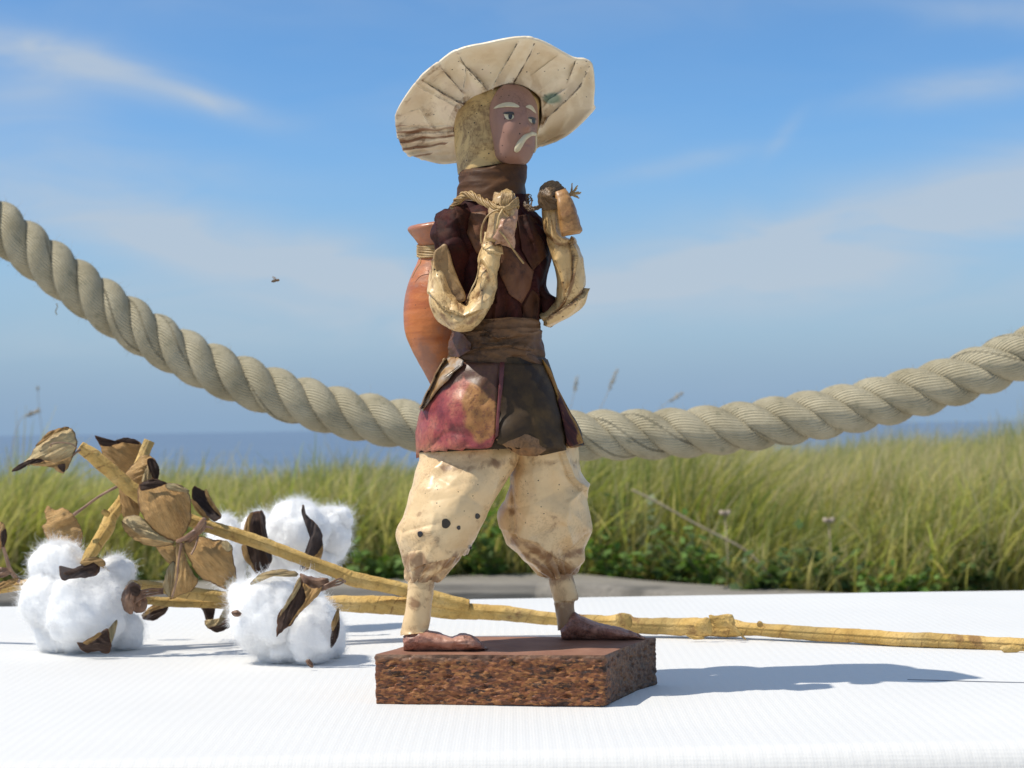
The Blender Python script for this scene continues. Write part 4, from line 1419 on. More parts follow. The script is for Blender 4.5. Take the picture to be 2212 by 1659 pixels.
def hat_material():
    b = NB('hat_paper')
    big = b.noise(26, 5, 0.6, 0.6)
    col = b.ramp(big, [(0.34, (0.74, 0.59, 0.39)), (0.5, (0.86, 0.745, 0.555)), (0.64, (0.84, 0.70, 0.55))])
    st = b.attr('stain')
    n2 = b.noise(85, 7, 0.68, 0.6)
    s = b.step(b.math('ADD', st, b.math('MULTIPLY', b.math('SUBTRACT', n2, 0.5), 2.1)), 0.34, 0.92)
    fine = b.step(b.noise(500, 4), 0.36, 0.62)
    s = b.math('MULTIPLY', s, b.math('ADD', b.math('MULTIPLY', fine, 0.5), 0.45))
    col = b.mix(s, col, (0.21, 0.10, 0.032))
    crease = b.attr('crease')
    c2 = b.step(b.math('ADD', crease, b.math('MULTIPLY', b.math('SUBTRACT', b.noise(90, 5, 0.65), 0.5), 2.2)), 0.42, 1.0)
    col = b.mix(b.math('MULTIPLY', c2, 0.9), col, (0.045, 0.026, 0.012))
    gr = b.step(b.math('ADD', b.attr('green'), b.math('MULTIPLY', b.math('SUBTRACT', b.noise(110, 5), 0.5), 0.9)), 0.35, 0.9)
    col = b.mix(b.math('MULTIPLY', gr, 0.75), col, (0.07, 0.21, 0.15))
    rd = b.step(b.math('ADD', b.attr('red'), b.math('MULTIPLY', b.math('SUBTRACT', b.noise(60, 4), 0.5), 0.6)), 0.45, 0.75)
    col = b.mix(b.math('MULTIPLY', rd, 0.85), col, (0.22, 0.085, 0.03))
    sp = b.math('MULTIPLY', b.spots(300, 0.13), b.step(b.noise(60, 3), 0.44, 0.58))
    col = b.mix(sp, col, (0.03, 0.017, 0.009))
    h = b.math('ADD', b.noise(420, 5), b.math('MULTIPLY', b.noise(120, 4, 0.6, 0.5), 1.6))
    return b.done(col, 0.42, b.bump(h, 0.35, 0.0007), 0.2, 0.25)


def skirt_material():
    b = NB('skirt_paper')
    v = b.mapping((1, 1, 1), (0, math.radians(33), 0))
    st = b.wave(26, v, 1.2, 'X', 2, 14)
    n = b.math('ADD', b.math('MULTIPLY', b.noise(34, 6, 0.62, 0.6, vec=b.mapping((1.6, 1, 0.6), (0, math.radians(33), 0))), 0.6), b.math('MULTIPLY', b.noise(160, 5), 0.4))
    c = b.ramp(n, [(0.32, (0.0279, 0.0167, 0.0124)), (0.5, (0.0558, 0.0341, 0.0161)), (0.68, (0.1054, 0.0620, 0.0223))])
    c = b.mix(b.math('MULTIPLY', b.step(st, 0.34, 0.05), b.math('ADD', b.math('MULTIPLY', b.step(b.noise(25, 3), 0.42, 0.6), 0.6), 0.15)), c, (0.014, 0.010, 0.011))
    h = b.math('ADD', b.noise(420, 5), b.noise(110, 4, 0.6, 0.4))
    return b.done(c, 0.58, b.bump(h, 0.25, 0.0006), 0.03, 0.3, 0.22)


_made = {}


def M_skirt_edge():
    if 'edge' not in _made:
        b = NB('skirt_edge_paper')
        n = b.noise(48, 6, 0.62, 1.2, vec=b.mapping((1.6, 1, 0.6)))
        c = b.ramp(n, [(0.36, (0.022, 0.012, 0.014)), (0.44, (0.07, 0.022, 0.02)), (0.50, (0.32, 0.17, 0.04)), (0.64, (0.20, 0.085, 0.028))])
        _made['edge'] = b.done(c, 0.75, b.bump(b.noise(380, 5), 0.3, 0.0006), 0.0, 0.3, 0.12)
    return _made['edge']


def M_lapel_ochre():
    return paper('ochre_paper', [(0.34, 0.17, 0.045), (0.26, 0.13, 0.05), (0.22, 0.14, 0.085)], stain=(0.06, 0.03, 0.014), stain_lo=0.48, stain_hi=0.64, scale=75, rough=0.55, coat=0.05)


def flap_material():
    b = NB('red_paper')
    n = b.noise(38, 6, 0.62, 0.5)
    n2 = b.noise(85, 6, 0.68, 0.3)
    c = b.ramp(n, [(0.36, (0.15, 0.022, 0.030)), (0.47, (0.28, 0.052, 0.050)), (0.58, (0.42, 0.14, 0.085)), (0.68, (0.47, 0.21, 0.10))])
    c = b.mix(b.math('MULTIPLY', b.step(n2, 0.5, 0.75), 0.5), c, (0.40, 0.17, 0.13))
    # an ochre stained patch, where the sheet was taken from another print
    sp = b.nt.nodes.new('ShaderNodeVectorMath')
    sp.operation = 'DISTANCE'
    b.put(sp.inputs[0], b.mapping((1, 0, 0.62)))
    w = at(1042, 880, Y0 - 0.02) - np.array((0, Y0, 0))
    sp.inputs[1].default_value = (w[0], 0, w[2] * 0.62)
    d = b.math('ADD', sp.outputs['Value'], b.math('MULTIPLY', b.math('SUBTRACT', b.noise(90, 5), 0.5), 0.008))
    c = b.mix(b.math('MULTIPLY', b.step(d, 0.0092, 0.0070), 0.85), c, b.ramp(n2, [(0.3, (0.20, 0.085, 0.02)), (0.7, (0.50, 0.26, 0.08))]))
    # upper part: dark brown paper plus a cast shadow painted along two slanting edges
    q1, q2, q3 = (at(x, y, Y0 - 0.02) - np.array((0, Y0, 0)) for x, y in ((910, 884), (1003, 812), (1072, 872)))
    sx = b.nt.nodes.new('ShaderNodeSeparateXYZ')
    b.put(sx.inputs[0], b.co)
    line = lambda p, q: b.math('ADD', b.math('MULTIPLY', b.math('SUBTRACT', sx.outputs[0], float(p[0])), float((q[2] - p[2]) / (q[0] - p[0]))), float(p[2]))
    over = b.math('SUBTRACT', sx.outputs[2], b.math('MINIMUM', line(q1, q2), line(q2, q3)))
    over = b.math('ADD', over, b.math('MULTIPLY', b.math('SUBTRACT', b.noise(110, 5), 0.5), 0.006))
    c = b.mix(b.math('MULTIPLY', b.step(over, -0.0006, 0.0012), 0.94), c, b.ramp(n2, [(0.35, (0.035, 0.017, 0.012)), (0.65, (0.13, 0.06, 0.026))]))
    gr = b.step(b.noise(600, 5, 0.7), 0.50, 0.62)
    c = b.mix(b.math('MULTIPLY', gr, 0.5), c, (0.09, 0.025, 0.025))
    h = b.math('ADD', b.noise(520, 5, 0.7), b.noise(140, 4))
    return b.done(c, 0.46, b.bump(h, 0.4, 0.0005), 0.12, 0.3, 0.35)


def jar_material():
    b = NB('terracotta')
    rings = b.noise(30, 5, 0.6, vec=b.mapping((0.6, 0.6, 5)))
    c = b.ramp(rings, [(0.32, (0.34, 0.085, 0.022)), (0.5, (0.50, 0.155, 0.040)), (0.68, (0.52, 0.19, 0.075))])
    sm = b.step(b.noise(45, 7, 0.65), 0.48, 0.62)
    c = b.mix(b.math('MULTIPLY', sm, 0.65), c, (0.27, 0.135, 0.095))
    top = b.nt.nodes.new('ShaderNodeSeparateXYZ')
    b.put(top.inputs[0], b.co)
    z0 = at(945, 530, Y0 + 0.027)[2]
    neck = b.step(b.math('ADD', top.outputs[2], b.math('MULTIPLY', b.noise(90, 5), 0.012)), z0 + 0.004, z0 + 0.016)
    c = b.mix(b.math('MULTIPLY', neck, 0.6), c, (0.30, 0.15, 0.115))
    bl = b.step(b.noise(70, 7, 0.7), 0.66, 0.74)
    c = b.mix(b.math('MULTIPLY', bl, 0.8), c, (0.06, 0.055, 0.06))
    pits = b.math('MULTIPLY', b.spots(330, 0.10), b.step(b.noise(50, 3), 0.5, 0.62))
    c = b.mix(pits, c, (0.08, 0.03, 0.015))
    h = b.math('ADD', b.math('MULTIPLY', b.wave(110, None, 4.0, 'Z', 3, 6), 0.18), b.noise(260, 5))
    return b.done(c, b.math('ADD', 0.38, b.math('MULTIPLY', sm, 0.25)), b.bump(h, 0.35, 0.0006), 0.2, 0.2, 0.4)


def straw_material(name, lo, hi):
    b = NB(name)
    c = b.ramp(b.noise(160, 5, 0.65), [(0.35, lo), (0.68, hi)])
    return b.done(c, 0.5, b.bump(b.noise(1500, 3), 0.3, 0.0003), 0.1, 0.3)


def build_base_block(root, HB, M_top):
    top = [(807, 1414), (1307, 1416), (1376, 1389), (1421, 1377), (955, 1374)]
    P = [on_plane(x, y, HB)[:2] for x, y in top]
    per = []
    k = len(P)
    for i in range(k):
        a, b_ = np.array(P[i]), np.array(P[(i + 1) % k])
        n = max(6, int(np.linalg.norm(b_ - a) / 0.00042))
        per += [a + (b_ - a) * t for t in np.linspace(0, 1, n, endpoint=False)]
    per = np.array(per)
    ker = np.ones(9) / 9
    per = np.stack([np.convolve(np.concatenate([per[-4:, i], per[:, i], per[:4, i]]), ker, 'valid') for i in range(2)], -1)
    c = per.mean(0)
    d = np.roll(per, -1, 0) - np.roll(per, 1, 0)
    nrm = np.stack([d[:, 1], -d[:, 0]], -1)
    nrm /= np.linalg.norm(nrm, axis=1, keepdims=True)
    n = len(per)
    zs = np.linspace(0.0002, HB, 46)
    V, rough = [], []
    for q, z in enumerate(zs):
        t = q / (len(zs) - 1)
        for i in range(n):
            x, y = per[i]
            p = Vector((x * 1.0, y * 1.0, z * 2.6))
            ch = noise.voronoi(Vector((x * 420, y * 420, z * 950)))[0]
            g = 0.0005 * noise.noise(p * 90) + 0.0004 * noise.noise(p * 420 + Vector((3, 1, 7))) + 0.0004 * (ch[1] - ch[0] - 0.3)
            pit = max(0, noise.noise(Vector((x * 260, y * 260, z * 620)) + Vector((9, 2, 4))) - 0.25) * 0.0026
            g -= pit
            g += 0.0012 * noise.noise(Vector((x * 55, y * 55, 4.0))) * (0.4 + t)
            edge = min(1, t / 0.05, (1 - t) / 0.06)
            g = g * (0.35 + 0.65 * edge) - (1 - edge) * 0.0004 - 0.0006 * math.sin(t * math.pi) * 0.3
            V.append((x + nrm[i, 0] * g, y + nrm[i, 1] * g, z))
            rough.append(pit * 300)
    f = grid_faces(len(zs), n)
    b = NB('chipboard')
    v2 = b.mapping((1, 1, 2.4))
    chips = b.voronoi(480, 'F1', v2, out=1)
    cr = b.nt.nodes.new('ShaderNodeSeparateColor')
    b.put(cr.inputs[0], chips)
    c_ = b.ramp(cr.outputs[0], [(0.05, (0.060, 0.020, 0.010)), (0.3, (0.155, 0.046, 0.015)), (0.6, (0.26, 0.088, 0.025)), (0.9, (0.37, 0.155, 0.045))])
    c_ = b.mix(b.step(b.noise(120, 6, 0.65, vec=v2), 0.40, 0.62), c_, b.mix(0.4, c_, (0.22, 0.08, 0.03)))
    c_ = b.mix(b.math('MULTIPLY', b.step(b.noise(170, 6, 0.7, vec=v2), 0.52, 0.62), 0.9), c_, (0.022, 0.010, 0.006))
    fl = b.math('MULTIPLY', b.step(b.voronoi(150, 'F1', b.mapping((1, 1, 3.6), (0, 0.2, 0)), rand=1.0), 0.22, 0.12), b.step(b.noise(60, 3), 0.5, 0.62))
    c_ = b.mix(b.math('MULTIPLY', fl, 0.35), c_, (0.46, 0.21, 0.05))
    # the right, far side is greyer; paint has run over the upper edge
    sx = b.nt.nodes.new('ShaderNodeSeparateXYZ')
    b.put(sx.inputs[0], b.co)
    xr = on_plane(1307, 1416, HB)[0]
    gray = b.step(b.math('ADD', sx.outputs[0], b.math('MULTIPLY', b.noise(140, 4), 0.008)), xr + 0.002, xr + 0.010)
    c_ = b.mix(b.math('MULTIPLY', gray, 0.7), c_, b.ramp(b.noise(260, 6, 0.7, vec=v2), [(0.35, (0.035, 0.022, 0.015)), (0.6, (0.16, 0.09, 0.045)), (0.75, (0.24, 0.19, 0.15))]))
    tz = b.step(b.math('ADD', sx.outputs[2], b.math('MULTIPLY', b.math('SUBTRACT', b.noise(130, 5), 0.5), 0.007)), HB - 0.0035, HB - 0.0005)
    c_ = b.mix(b.math('MULTIPLY', tz, 0.85), c_, b.ramp(b.noise(220, 5), [(0.35, (0.10, 0.045, 0.026)), (0.65, (0.24, 0.14, 0.085))]))
    hb_ = b.math('ADD', b.math('MULTIPLY', cr.outputs[1], 0.8), b.math('MULTIPLY', b.noise(500, 5, 0.7, vec=v2), 1.4))
    side = b.done(c_, 0.48, b.bump(hb_, 0.5, 0.0009), 0.12, 0.3, 0.35)
    blk = mesh_obj('base', V, f + [tuple(range(n))[::-1]], side, root)
    # painted top sheet, a hair above
    rim = np.array(V[-n:])
    Vt = [(c[0], c[1], HB + 0.0002)]
    R = 14
    for q in range(1, R + 1):
        for i in range(n):
            pt = np.array((c[0], c[1], HB)) + (rim[i] - np.array((c[0], c[1], HB))) * q / R
            Vt.append((pt[0], pt[1], HB + 0.0002 + (0.00025 * noise.noise(Vector(pt) * 120) if q < R else -0.0002)))
    ft = [(0, 1 + i, 1 + (i + 1) % n) for i in range(n)]
    for q in range(R - 1):
        ft += [(1 + q * n + i, 1 + (q + 1) * n + i, 1 + (q + 1) * n + (i + 1) % n, 1 + q * n + (i + 1) % n) for i in range(n)]
    b = NB('base_paint')
    c_ = b.ramp(b.noise(60, 6, 0.65), [(0.3, (0.20, 0.092, 0.058)), (0.7, (0.31, 0.16, 0.105))])
    c_ = b.mix(b.math('MULTIPLY', b.step(b.noise(300, 5, 0.7), 0.6, 0.72), 0.5), c_, (0.36, 0.25, 0.18))
    mesh_obj('base_top', Vt, ft, b.done(c_, 0.7, b.bump(b.noise(350, 5), 0.35, 0.0004), 0.0, 0.3, 0.2), blk)


def build_hat(root, mat):
    ctrl = [  # outer x, y, inner x, y
        (855, 246, 984, 262), (878, 206, 996, 236), (911, 164, 1010, 220), (950, 132, 1030, 207), (988, 108, 1050, 198), (1047, 94, 1072, 188), (1124, 80.5, 1096, 181), (1160, 86, 1116, 182.5),
        (1200, 105, 1136, 188), (1238, 125.5, 1152, 197), (1266, 129.5, 1162, 206), (1280, 147, 1168, 216), (1284, 222, 1170, 240), (1281, 240, 1170, 254), (1224, 293, 1162, 282), (1161, 318, 1150, 296),
        (1100, 343, 1090, 302), (1040, 350, 1040, 304), (986, 351, 1002, 302), (944, 352, 990, 298), (879, 331, 983, 292), (866, 313, 980, 286), (856, 283, 980, 275)]
    C_ = np.array(ctrl, float)
    k = len(C_)
    per = 30
    S = catmull(C_, per, closed=True)
    n = len(S)
    t_idx = np.arange(n) / per
    # fold lines traced on the brim: each a crease with one side folded over the other
    lines = [([(911, 173), (935, 188), (960, 204), (985, 219), (1002, 226)], 0.9, -1), ([(900, 185), (918, 196), (942, 208), (968, 222), (993, 236)], 0.9, 1), ([(949, 141), (962, 157), (974, 171), (988, 186), (1000, 201)], 1.2, 1),
             ([(988, 113), (997, 130), (1007, 145), (1003, 175), (1000, 202)], 0.8, 1), ([(1007, 145), (1026, 164), (1036, 176), (1044, 185)], 1.1, -1), ([(1117, 94), (1106, 114), (1096, 131), (1082, 154), (1070, 176)], 1.0, 1),
             ([(1154, 94), (1146, 116), (1135, 136), (1122, 158), (1110, 178)], 1.2, -1), ([(1243, 131), (1237, 148), (1231, 164)], 1.0, 1), ([(1273, 143), (1263, 166), (1250, 190), (1230, 213), (1208, 232), (1182, 255), (1175, 269)], 1.4, -1),
             ([(869, 247), (890, 240), (907, 235), (918, 254), (930, 272), (944, 283), (956, 292)], 0.7, 1), ([(1198, 124), (1180, 138), (1161, 152)], 0.35, 1), ([(1215, 196), (1200, 206), (1186, 214), (1180, 222), (1196, 232)], 0.8, 1),
             ([(1175, 205), (1192, 218), (1206, 232)], 0.6, -1), ([(1161, 316), (1190, 300), (1222, 288)], 0.4, 1)]
    segs = []
    for pts, st, sd in lines:
        for p_, q_ in zip(pts[:-1], pts[1:]):
            segs.append((p_[0], p_[1], q_[0], q_[1], st, sd))
    segs = np.array(segs, float)

    def fold(px, py):
        ax, ay = segs[:, 0], segs[:, 1]
        dx, dy = segs[:, 2] - ax, segs[:, 3] - ay
        L2 = dx * dx + dy * dy
        t = np.clip(((px - ax) * dx + (py - ay) * dy) / L2, 0, 1)
        ex, ey = px - ax - t * dx, py - ay - t * dy
        d = np.hypot(ex, ey)
        side = np.sign(ex * dy - ey * dx) * segs[:, 5]
        i = int(np.argmin(d))
        h = float((segs[:, 4] * np.where(side > 0, np.exp(-d / 11.0), 0.0)).max())
        fade = 0.75 + 0.9 * noise.noise(Vector((px / 16, py / 16, 7)))
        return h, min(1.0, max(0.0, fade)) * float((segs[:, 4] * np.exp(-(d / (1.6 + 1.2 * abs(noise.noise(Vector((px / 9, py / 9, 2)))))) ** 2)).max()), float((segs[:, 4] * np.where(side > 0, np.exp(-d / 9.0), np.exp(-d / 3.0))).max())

    RAD = 44
    zero = np.zeros
    verts, crease, stain, green, red = [], [], [], [], []
    for q in range(RAD + 1):
        t = q / RAD
        for j in range(n):
            ox, oy, ix, iy = S[j]
            px, py = ix + (ox - ix) * t, iy + (oy - iy) * t
            dep_o, dep_i = (oy - 215) * 0.23, (iy - 215) * 0.23 + 1.5
            dep = dep_i + (dep_o - dep_i) * t
            dep += 2.6 * math.sin(math.pi * t) ** 0.8 - 3.5 * max(0, (t - 0.55) / 0.45) ** 2                     # the brim bellies away from the viewer
            h, cr, sm = fold(px, py)
            h *= 3.0 * min(1, max(0, (1 - t) / 0.22))
            fac = facets(t_idx[j] / k, t, 17, 3, 105)
            h += 1.3 * float(fac)
            if 19.2 < t_idx[j] < 22.6:                                     # gathered, crushed part at the back
                yy = py + 0.10 * (px - 930) + 6 * noise.noise(Vector((px / 40, py / 30, 2)))
                h += 0.8 * math.sin(yy * 0.46) * min(1, (22.6 - t_idx[j]) * 2, (t_idx[j] - 19.2) * 2)
            w = at(px, py, Y0 + (dep - h) / 1000)
            if t > 0.90:                                                   # rolled lip
                a = (t - 0.90) / 0.10 * math.pi * 0.55
                w = w + np.array((0, 0.0016 * (1 - math.cos(a)), 0))
            w = w + np.array((0, 1, 0)) * 0.0007 * crumple(w, 70, 101, 0.6)
            verts.append(w)
            crease.append(cr)
            nz = 0.55 * math.exp(-((t_idx[j] - 21.5) / 1.9) ** 2) * (1.0 - 0.2 * t) + 0.42 * math.exp(-((t_idx[j] - 0.5) / 1.1) ** 2) * (1 - 0.6 * t) + 0.30 * math.exp(-((t_idx[j] - 2.2) / 0.5) ** 2) + 0.22 * (t < 0.12) + 0.40 * sm + 0.14 * (t > 0.9) + 0.03
            if 14 < t_idx[j] < 15.6:
                nz += 0.3 * t
            stain.append(nz)
            green.append(1.15 * math.exp(-(((px - 1192) / 26) ** 2 + ((py - 212) / 15) ** 2)))
            r_ = 0.0
            if 19.4 < t_idx[j] < 22.4:
                r_ = 0.36 + 0.34 * math.sin((py + 0.10 * (px - 930) + 5 * noise.noise(Vector((px / 30, py / 20, 1)))) * 0.36 + 1.2)
            red.append(r_)
    verts = np.array(verts)
    f = grid_faces(RAD + 1, n)
    att = {'crease': crease, 'stain': stain, 'green': green, 'red': red}
    hat = mesh_obj('hat', verts, f, mat, root, attrs=att)
    solidify(hat, 0.0012, 1)
    for p in hat.data.polygons:
        p.flip()
    # crown: a soft dome above the brim
    inner = verts[:n]
    cen = inner.mean(0)
    up = np.array((0.10, 0.60, 0.79))
    up /= np.linalg.norm(up)
    Vc = []
    K = 12
    for q in range(K):
        a = q / (K - 1) * math.pi / 2
        for j in range(n):
            p = cen + (inner[j] - cen) * math.cos(a) ** 0.7 * 1.02 + up * 0.024 * math.sin(a) + up * 0.0012
            Vc.append(p + np.array((0, 0, 1)) * 0.0012 * crumple(p, 80, 103) * math.sin(a))
    fc = grid_faces(K, n)
    m = len(Vc)
    z = np.zeros(m)
    o = mesh_obj('crown', Vc, fc, mat, hat, attrs={'crease': z, 'stain': z, 'green': z, 'red': z})
    solidify(o, 0.0010, 1)


def build_arms(root, M_sleeve, M_hand, M_flesh, M_flap_hand, M_straw, M_dark_straw):
    def cfn(amp, sc, seed):
        return lambda v: amp * crumple(v, sc, seed, 0.65)

    # ---- near arm: the sleeve makes a U from the shoulder down and up again to the hand
    V, f, a, m, nu = loft([(1047, 500, 1084, 512, -27, 4.5), (1037, 540, 1082, 546, -27, 6), (1033, 580, 1076, 584, -26, 7.5), (1031, 603, 1068, 612, -25, 8.5), (1020, 628, 1063, 645, -24, 10),
                           (1009, 646, 1050, 676, -22, 11.5), (1003, 655, 1020, 705, -20, 12.5), (992, 650, 978, 718, -19, 13), (985, 634, 948, 690, -17, 13), (968, 606, 931, 650, -18, 10), (952, 574, 930, 606, -19, 6), (940, 550, 933, 566, -21, 2.5)], 130, 20)
    V = push(V, f, 0.0014 * facets(a['u'], a['v'], 6, 10, 111) + 0.0006 * facets(a['u'], a['v'], 12, 22, 112))
    V = fold_in(V, f, [([(1037, 570), (1052, 588), (1054, 608), (1040, 628), (1022, 644)], 'valley', 2.0, 6), ([(1046, 560), (1062, 590), (1066, 620), (1048, 648)], 'ridge', 1.6, 6), ([(932, 636), (960, 668), (1004, 684), (1046, 664)], 'over', 2.0, 11),
                       ([(1008, 648), (1000, 676), (1006, 700)], 'valley', 1.3, 8), ([(948, 600), (960, 640), (982, 664)], 'ridge', 1.2, 9), ([(1046, 535), (1060, 546), (1080, 548)], 'over', 1.4, 6), ([(1062, 520), (1066, 560), (1058, 600)], 'ridge', 1.0, 6)])
    glz = smear(V, f, [([(940, 668), (970, 700), (1010, 700), (1044, 672)], 0.62, 9), ([(1037, 570), (1052, 588), (1054, 608), (1040, 628), (1022, 644)], 0.62, 6), ([(1046, 524), (1082, 530)], 0.7, 7), ([(934, 560), (934, 620)], 0.5, 6), ([(985, 650), (1005, 690)], 0.5, 8),
                       ([(1060, 545), (1072, 560)], 0.5, 6)])
    a['stain'] = glz + 0.1
    sl = mesh_obj('sleeve', V, f, M_sleeve, root, attrs=a)
    # back of the open sleeve mouth
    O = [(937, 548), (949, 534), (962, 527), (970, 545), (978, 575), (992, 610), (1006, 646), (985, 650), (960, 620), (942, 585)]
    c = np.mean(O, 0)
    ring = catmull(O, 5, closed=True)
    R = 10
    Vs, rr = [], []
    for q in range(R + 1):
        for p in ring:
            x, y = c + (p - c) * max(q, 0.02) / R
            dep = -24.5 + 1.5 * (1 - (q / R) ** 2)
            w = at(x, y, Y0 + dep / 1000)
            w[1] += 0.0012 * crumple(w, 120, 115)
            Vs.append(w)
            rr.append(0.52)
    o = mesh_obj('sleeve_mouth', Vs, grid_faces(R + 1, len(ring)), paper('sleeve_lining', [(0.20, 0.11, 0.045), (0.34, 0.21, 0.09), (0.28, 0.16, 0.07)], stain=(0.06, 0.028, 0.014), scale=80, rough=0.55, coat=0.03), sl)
    solidify(o, 0.0008, 0)

    # near hand: a rolled paper fist with a folded front piece
    V, f, a, m, nu = loft([(1072, 416, 1110, 415, -28, 3), (1062, 428, 1117, 424, -29, 5), (1055, 446, 1119, 446, -30, 6), (1052, 475, 1117, 478, -30, 6.5), (1049, 500, 1104, 508, -29.5, 6), (1046, 522, 1085, 526, -28.5, 5.4)], 56, 10, e=0.85)
    V = push(V, f, 0.0011 * facets(a['u'], a['v'], 7, 6, 121))
    hand = mesh_obj('hand', V, f, M_hand, root, attrs=a)
    bh = bvh_of(V, f)
    V, f, a, m, nu = loft([(1078, 466, 1116, 452, -33, 2.5), (1074, 480, 1117, 480, -34, 4), (1069, 500, 1113, 506, -34, 4.5), (1064, 516, 1110, 522, -33, 4.2), (1070, 527, 1108, 536, -32, 2.5)], 40, 8, e=0.85)
    V = push(V, f, 0.0010 * facets(a['u'], a['v'], 9, 7, 123))
    mesh_obj('fingers', V, f, M_flesh, hand, attrs=a)

    def strand_tube(pts, dep, r, seed=0, jit=0.0):
        pts = np.array(pts, float)
        P = at(pts[:, 0], pts[:, 1], Y0 + np.asarray(dep, float) / 1000)
        P = catmull(P, 7)
        if jit:
            P = P + np.array([[noise.noise(Vector((i * 0.35, seed, c_ * 5))) for c_ in range(3)] for i in range(len(P))]) * jit
        return tube(P, r, 6)

    # straw wound over the fist and tied at its side
    pr = []
    for k in range(12):
        q = k / 11
        x0 = 1084 + 20 * q
        pr.append(strand_tube([(x0 - 2, 446), (x0 - 1 + 3 * q, 428), (x0, 415), (x0 + 1, 409 + 2 * abs(q - 0.5) * 6), (x0 + 2, 414)], [-36, -36, -34, -30, -25], 0.00038, k, 0.0004))
    for k in range(10):
        q = k / 9
        pr.append(strand_tube([(1084 + 4 * q, 447), (1094, 452 - 5 * q), (1106, 449 - 12 * q), (1117, 444 - 16 * q), (1120, 450 - 12 * q)], [-37, -38, -37, -34, -28], 0.00036, k + 20, 0.0005))
    for k in range(7):
        q = k / 6
        pr.append(strand_tube([(1066 + 3 * q, 440 + 5 * q), (1076, 446 + 4 * q), (1086, 449), (1096, 456 + 4 * q), (1104, 462 + 8 * q)], [-33, -36.5, -38, -37, -35], 0.00036, k + 40, 0.0005))
    V, f, a = join(pr)
    mesh_obj('straw_tie', V, f, M_straw, hand)['kind'] = 'stuff'
    for pts, dep, r in (([(1086, 452), (1068, 456), (1052, 468), (1042, 488), (1039, 510), (1040, 526)], [-37, -36, -36, -36, -35, -34], 0.00042),
                        ([(1078, 498), (1090, 512), (1104, 532), (1118, 552), (1131, 569)], [-38.5, -39, -38, -36, -34], 0.00042),
                        ([(1086, 452), (1078, 468), (1075, 484), (1073, 494)], [-38, -39, -39.5, -39], 0.00050),
                        ([(1010, 646), (1020, 622), (1030, 600), (1038, 560)], [-36, -35, -33, -33], 0.00035)):
        V, f, a = strand_tube(pts, dep, r)
        mesh_obj('straw', V, f, M_straw, hand)

    # twisted cord round the neck, from shoulder to fist
    base = catmull(np.array([(962, 478, 6), (972, 462, -6), (983, 442, -14), (994, 428, -18), (1008, 420, -21), (1024, 424, -24), (1042, 434, -28), (1060, 442, -32), (1076, 446, -35)], float), 10)
    Pb = at(base[:, 0], base[:, 1], Y0 + base[:, 2] / 1000)
    T = np.gradient(Pb, axis=0)
    T /= np.linalg.norm(T, axis=1, keepdims=True)
    n1 = np.cross(T, (0.3, 0.9, 0.2))
    n1 /= np.linalg.norm(n1, axis=1, keepdims=True)
    n2 = np.cross(T, n1)
    L = np.concatenate([[0], np.cumsum(np.linalg.norm(np.diff(Pb, axis=0), axis=1))])
    pr = []
    for q in range(9):
        ring_r = 0.0007 + 0.0004 * (q % 3)
        ph = q * 2 * math.pi / 9
        a_ = 2 * math.pi * L / 0.016 + ph
        pr.append(tube(Pb + ring_r * (np.cos(a_)[:, None] * n1 + np.sin(a_)[:, None] * n2), 0.00045, 6))
    V, f, a = join(pr)
    mesh_obj('neck_cord', V, f, M_straw, root)['kind'] = 'stuff'

    # ---- far arm
    V, f, a, m, nu = loft([(1168, 442, 1200, 430, -11, 4), (1170, 460, 1208, 465, -11, 5), (1177, 500, 1216, 508, -10, 6), (1182, 528, 1242, 524, -9, 7), (1188, 550, 1248, 548, -8, 7.5), (1197, 583, 1257, 584, -6, 8.5), (1202, 612, 1265, 620, -5, 9.5),
                           (1200, 640, 1264, 660, -3, 10), (1192, 658, 1236, 682, -2, 9.5), (1180, 672, 1204, 694, 0, 9), (1166, 682, 1176, 697, 2, 8)], 140, 20)
    V = push(V, f, 0.0010 * facets(a['u'], a['v'], 8, 8, 131))
    V = fold_in(V, f, [([(1234, 524), (1240, 558), (1238, 598), (1228, 638), (1212, 664), (1186, 686)], 'over', 2.6, 11), ([(1265, 622), (1238, 652), (1208, 676), (1184, 690)], 'over', 2.0, 10), ([(1206, 560), (1220, 606), (1216, 646)], 'ridge', 1.0, 8),
                       ([(1180, 512), (1200, 530), (1242, 528)], 'valley', 1.2, 6), ([(1188, 470), (1196, 520), (1204, 560)], 'ridge', 0.8, 6), ([(1250, 560), (1256, 600), (1250, 640)], 'ridge', 1.2, 6)])
    a['stain'] = 0.08 + smear(V, f, [([(1234, 524), (1240, 558), (1238, 598), (1228, 638), (1212, 664), (1186, 686)], 0.85, 5), ([(1265, 622), (1238, 652), (1208, 676), (1184, 690)], 0.75, 5), ([(1178, 505), (1210, 528), (1240, 524)], 0.7, 7), ([(1214, 612), (1222, 640)], 0.5, 6),
                                     ([(1172, 470), (1184, 530)], 0.5, 5)])
    mesh_obj('sleeve', V, f, M_sleeve, root, attrs=a)
    V, f, a, m, nu = loft([(1197, 416, 1222, 405, -18, 2.5), (1198, 432, 1232, 424, -19, 4.5), (1204, 462, 1244, 454, -20, 5.2), (1209, 490, 1254, 484, -20, 5.2), (1212, 504, 1258, 498, -20, 5), (1214, 511, 1252, 505, -19, 3.5)], 40, 8, e=0.7)
    V = disp_loft(V, f, cfn(0.0006, 150, 133))
    hand = mesh_obj('hand', V, f, M_flap_hand, root, attrs=a)
    pr = []
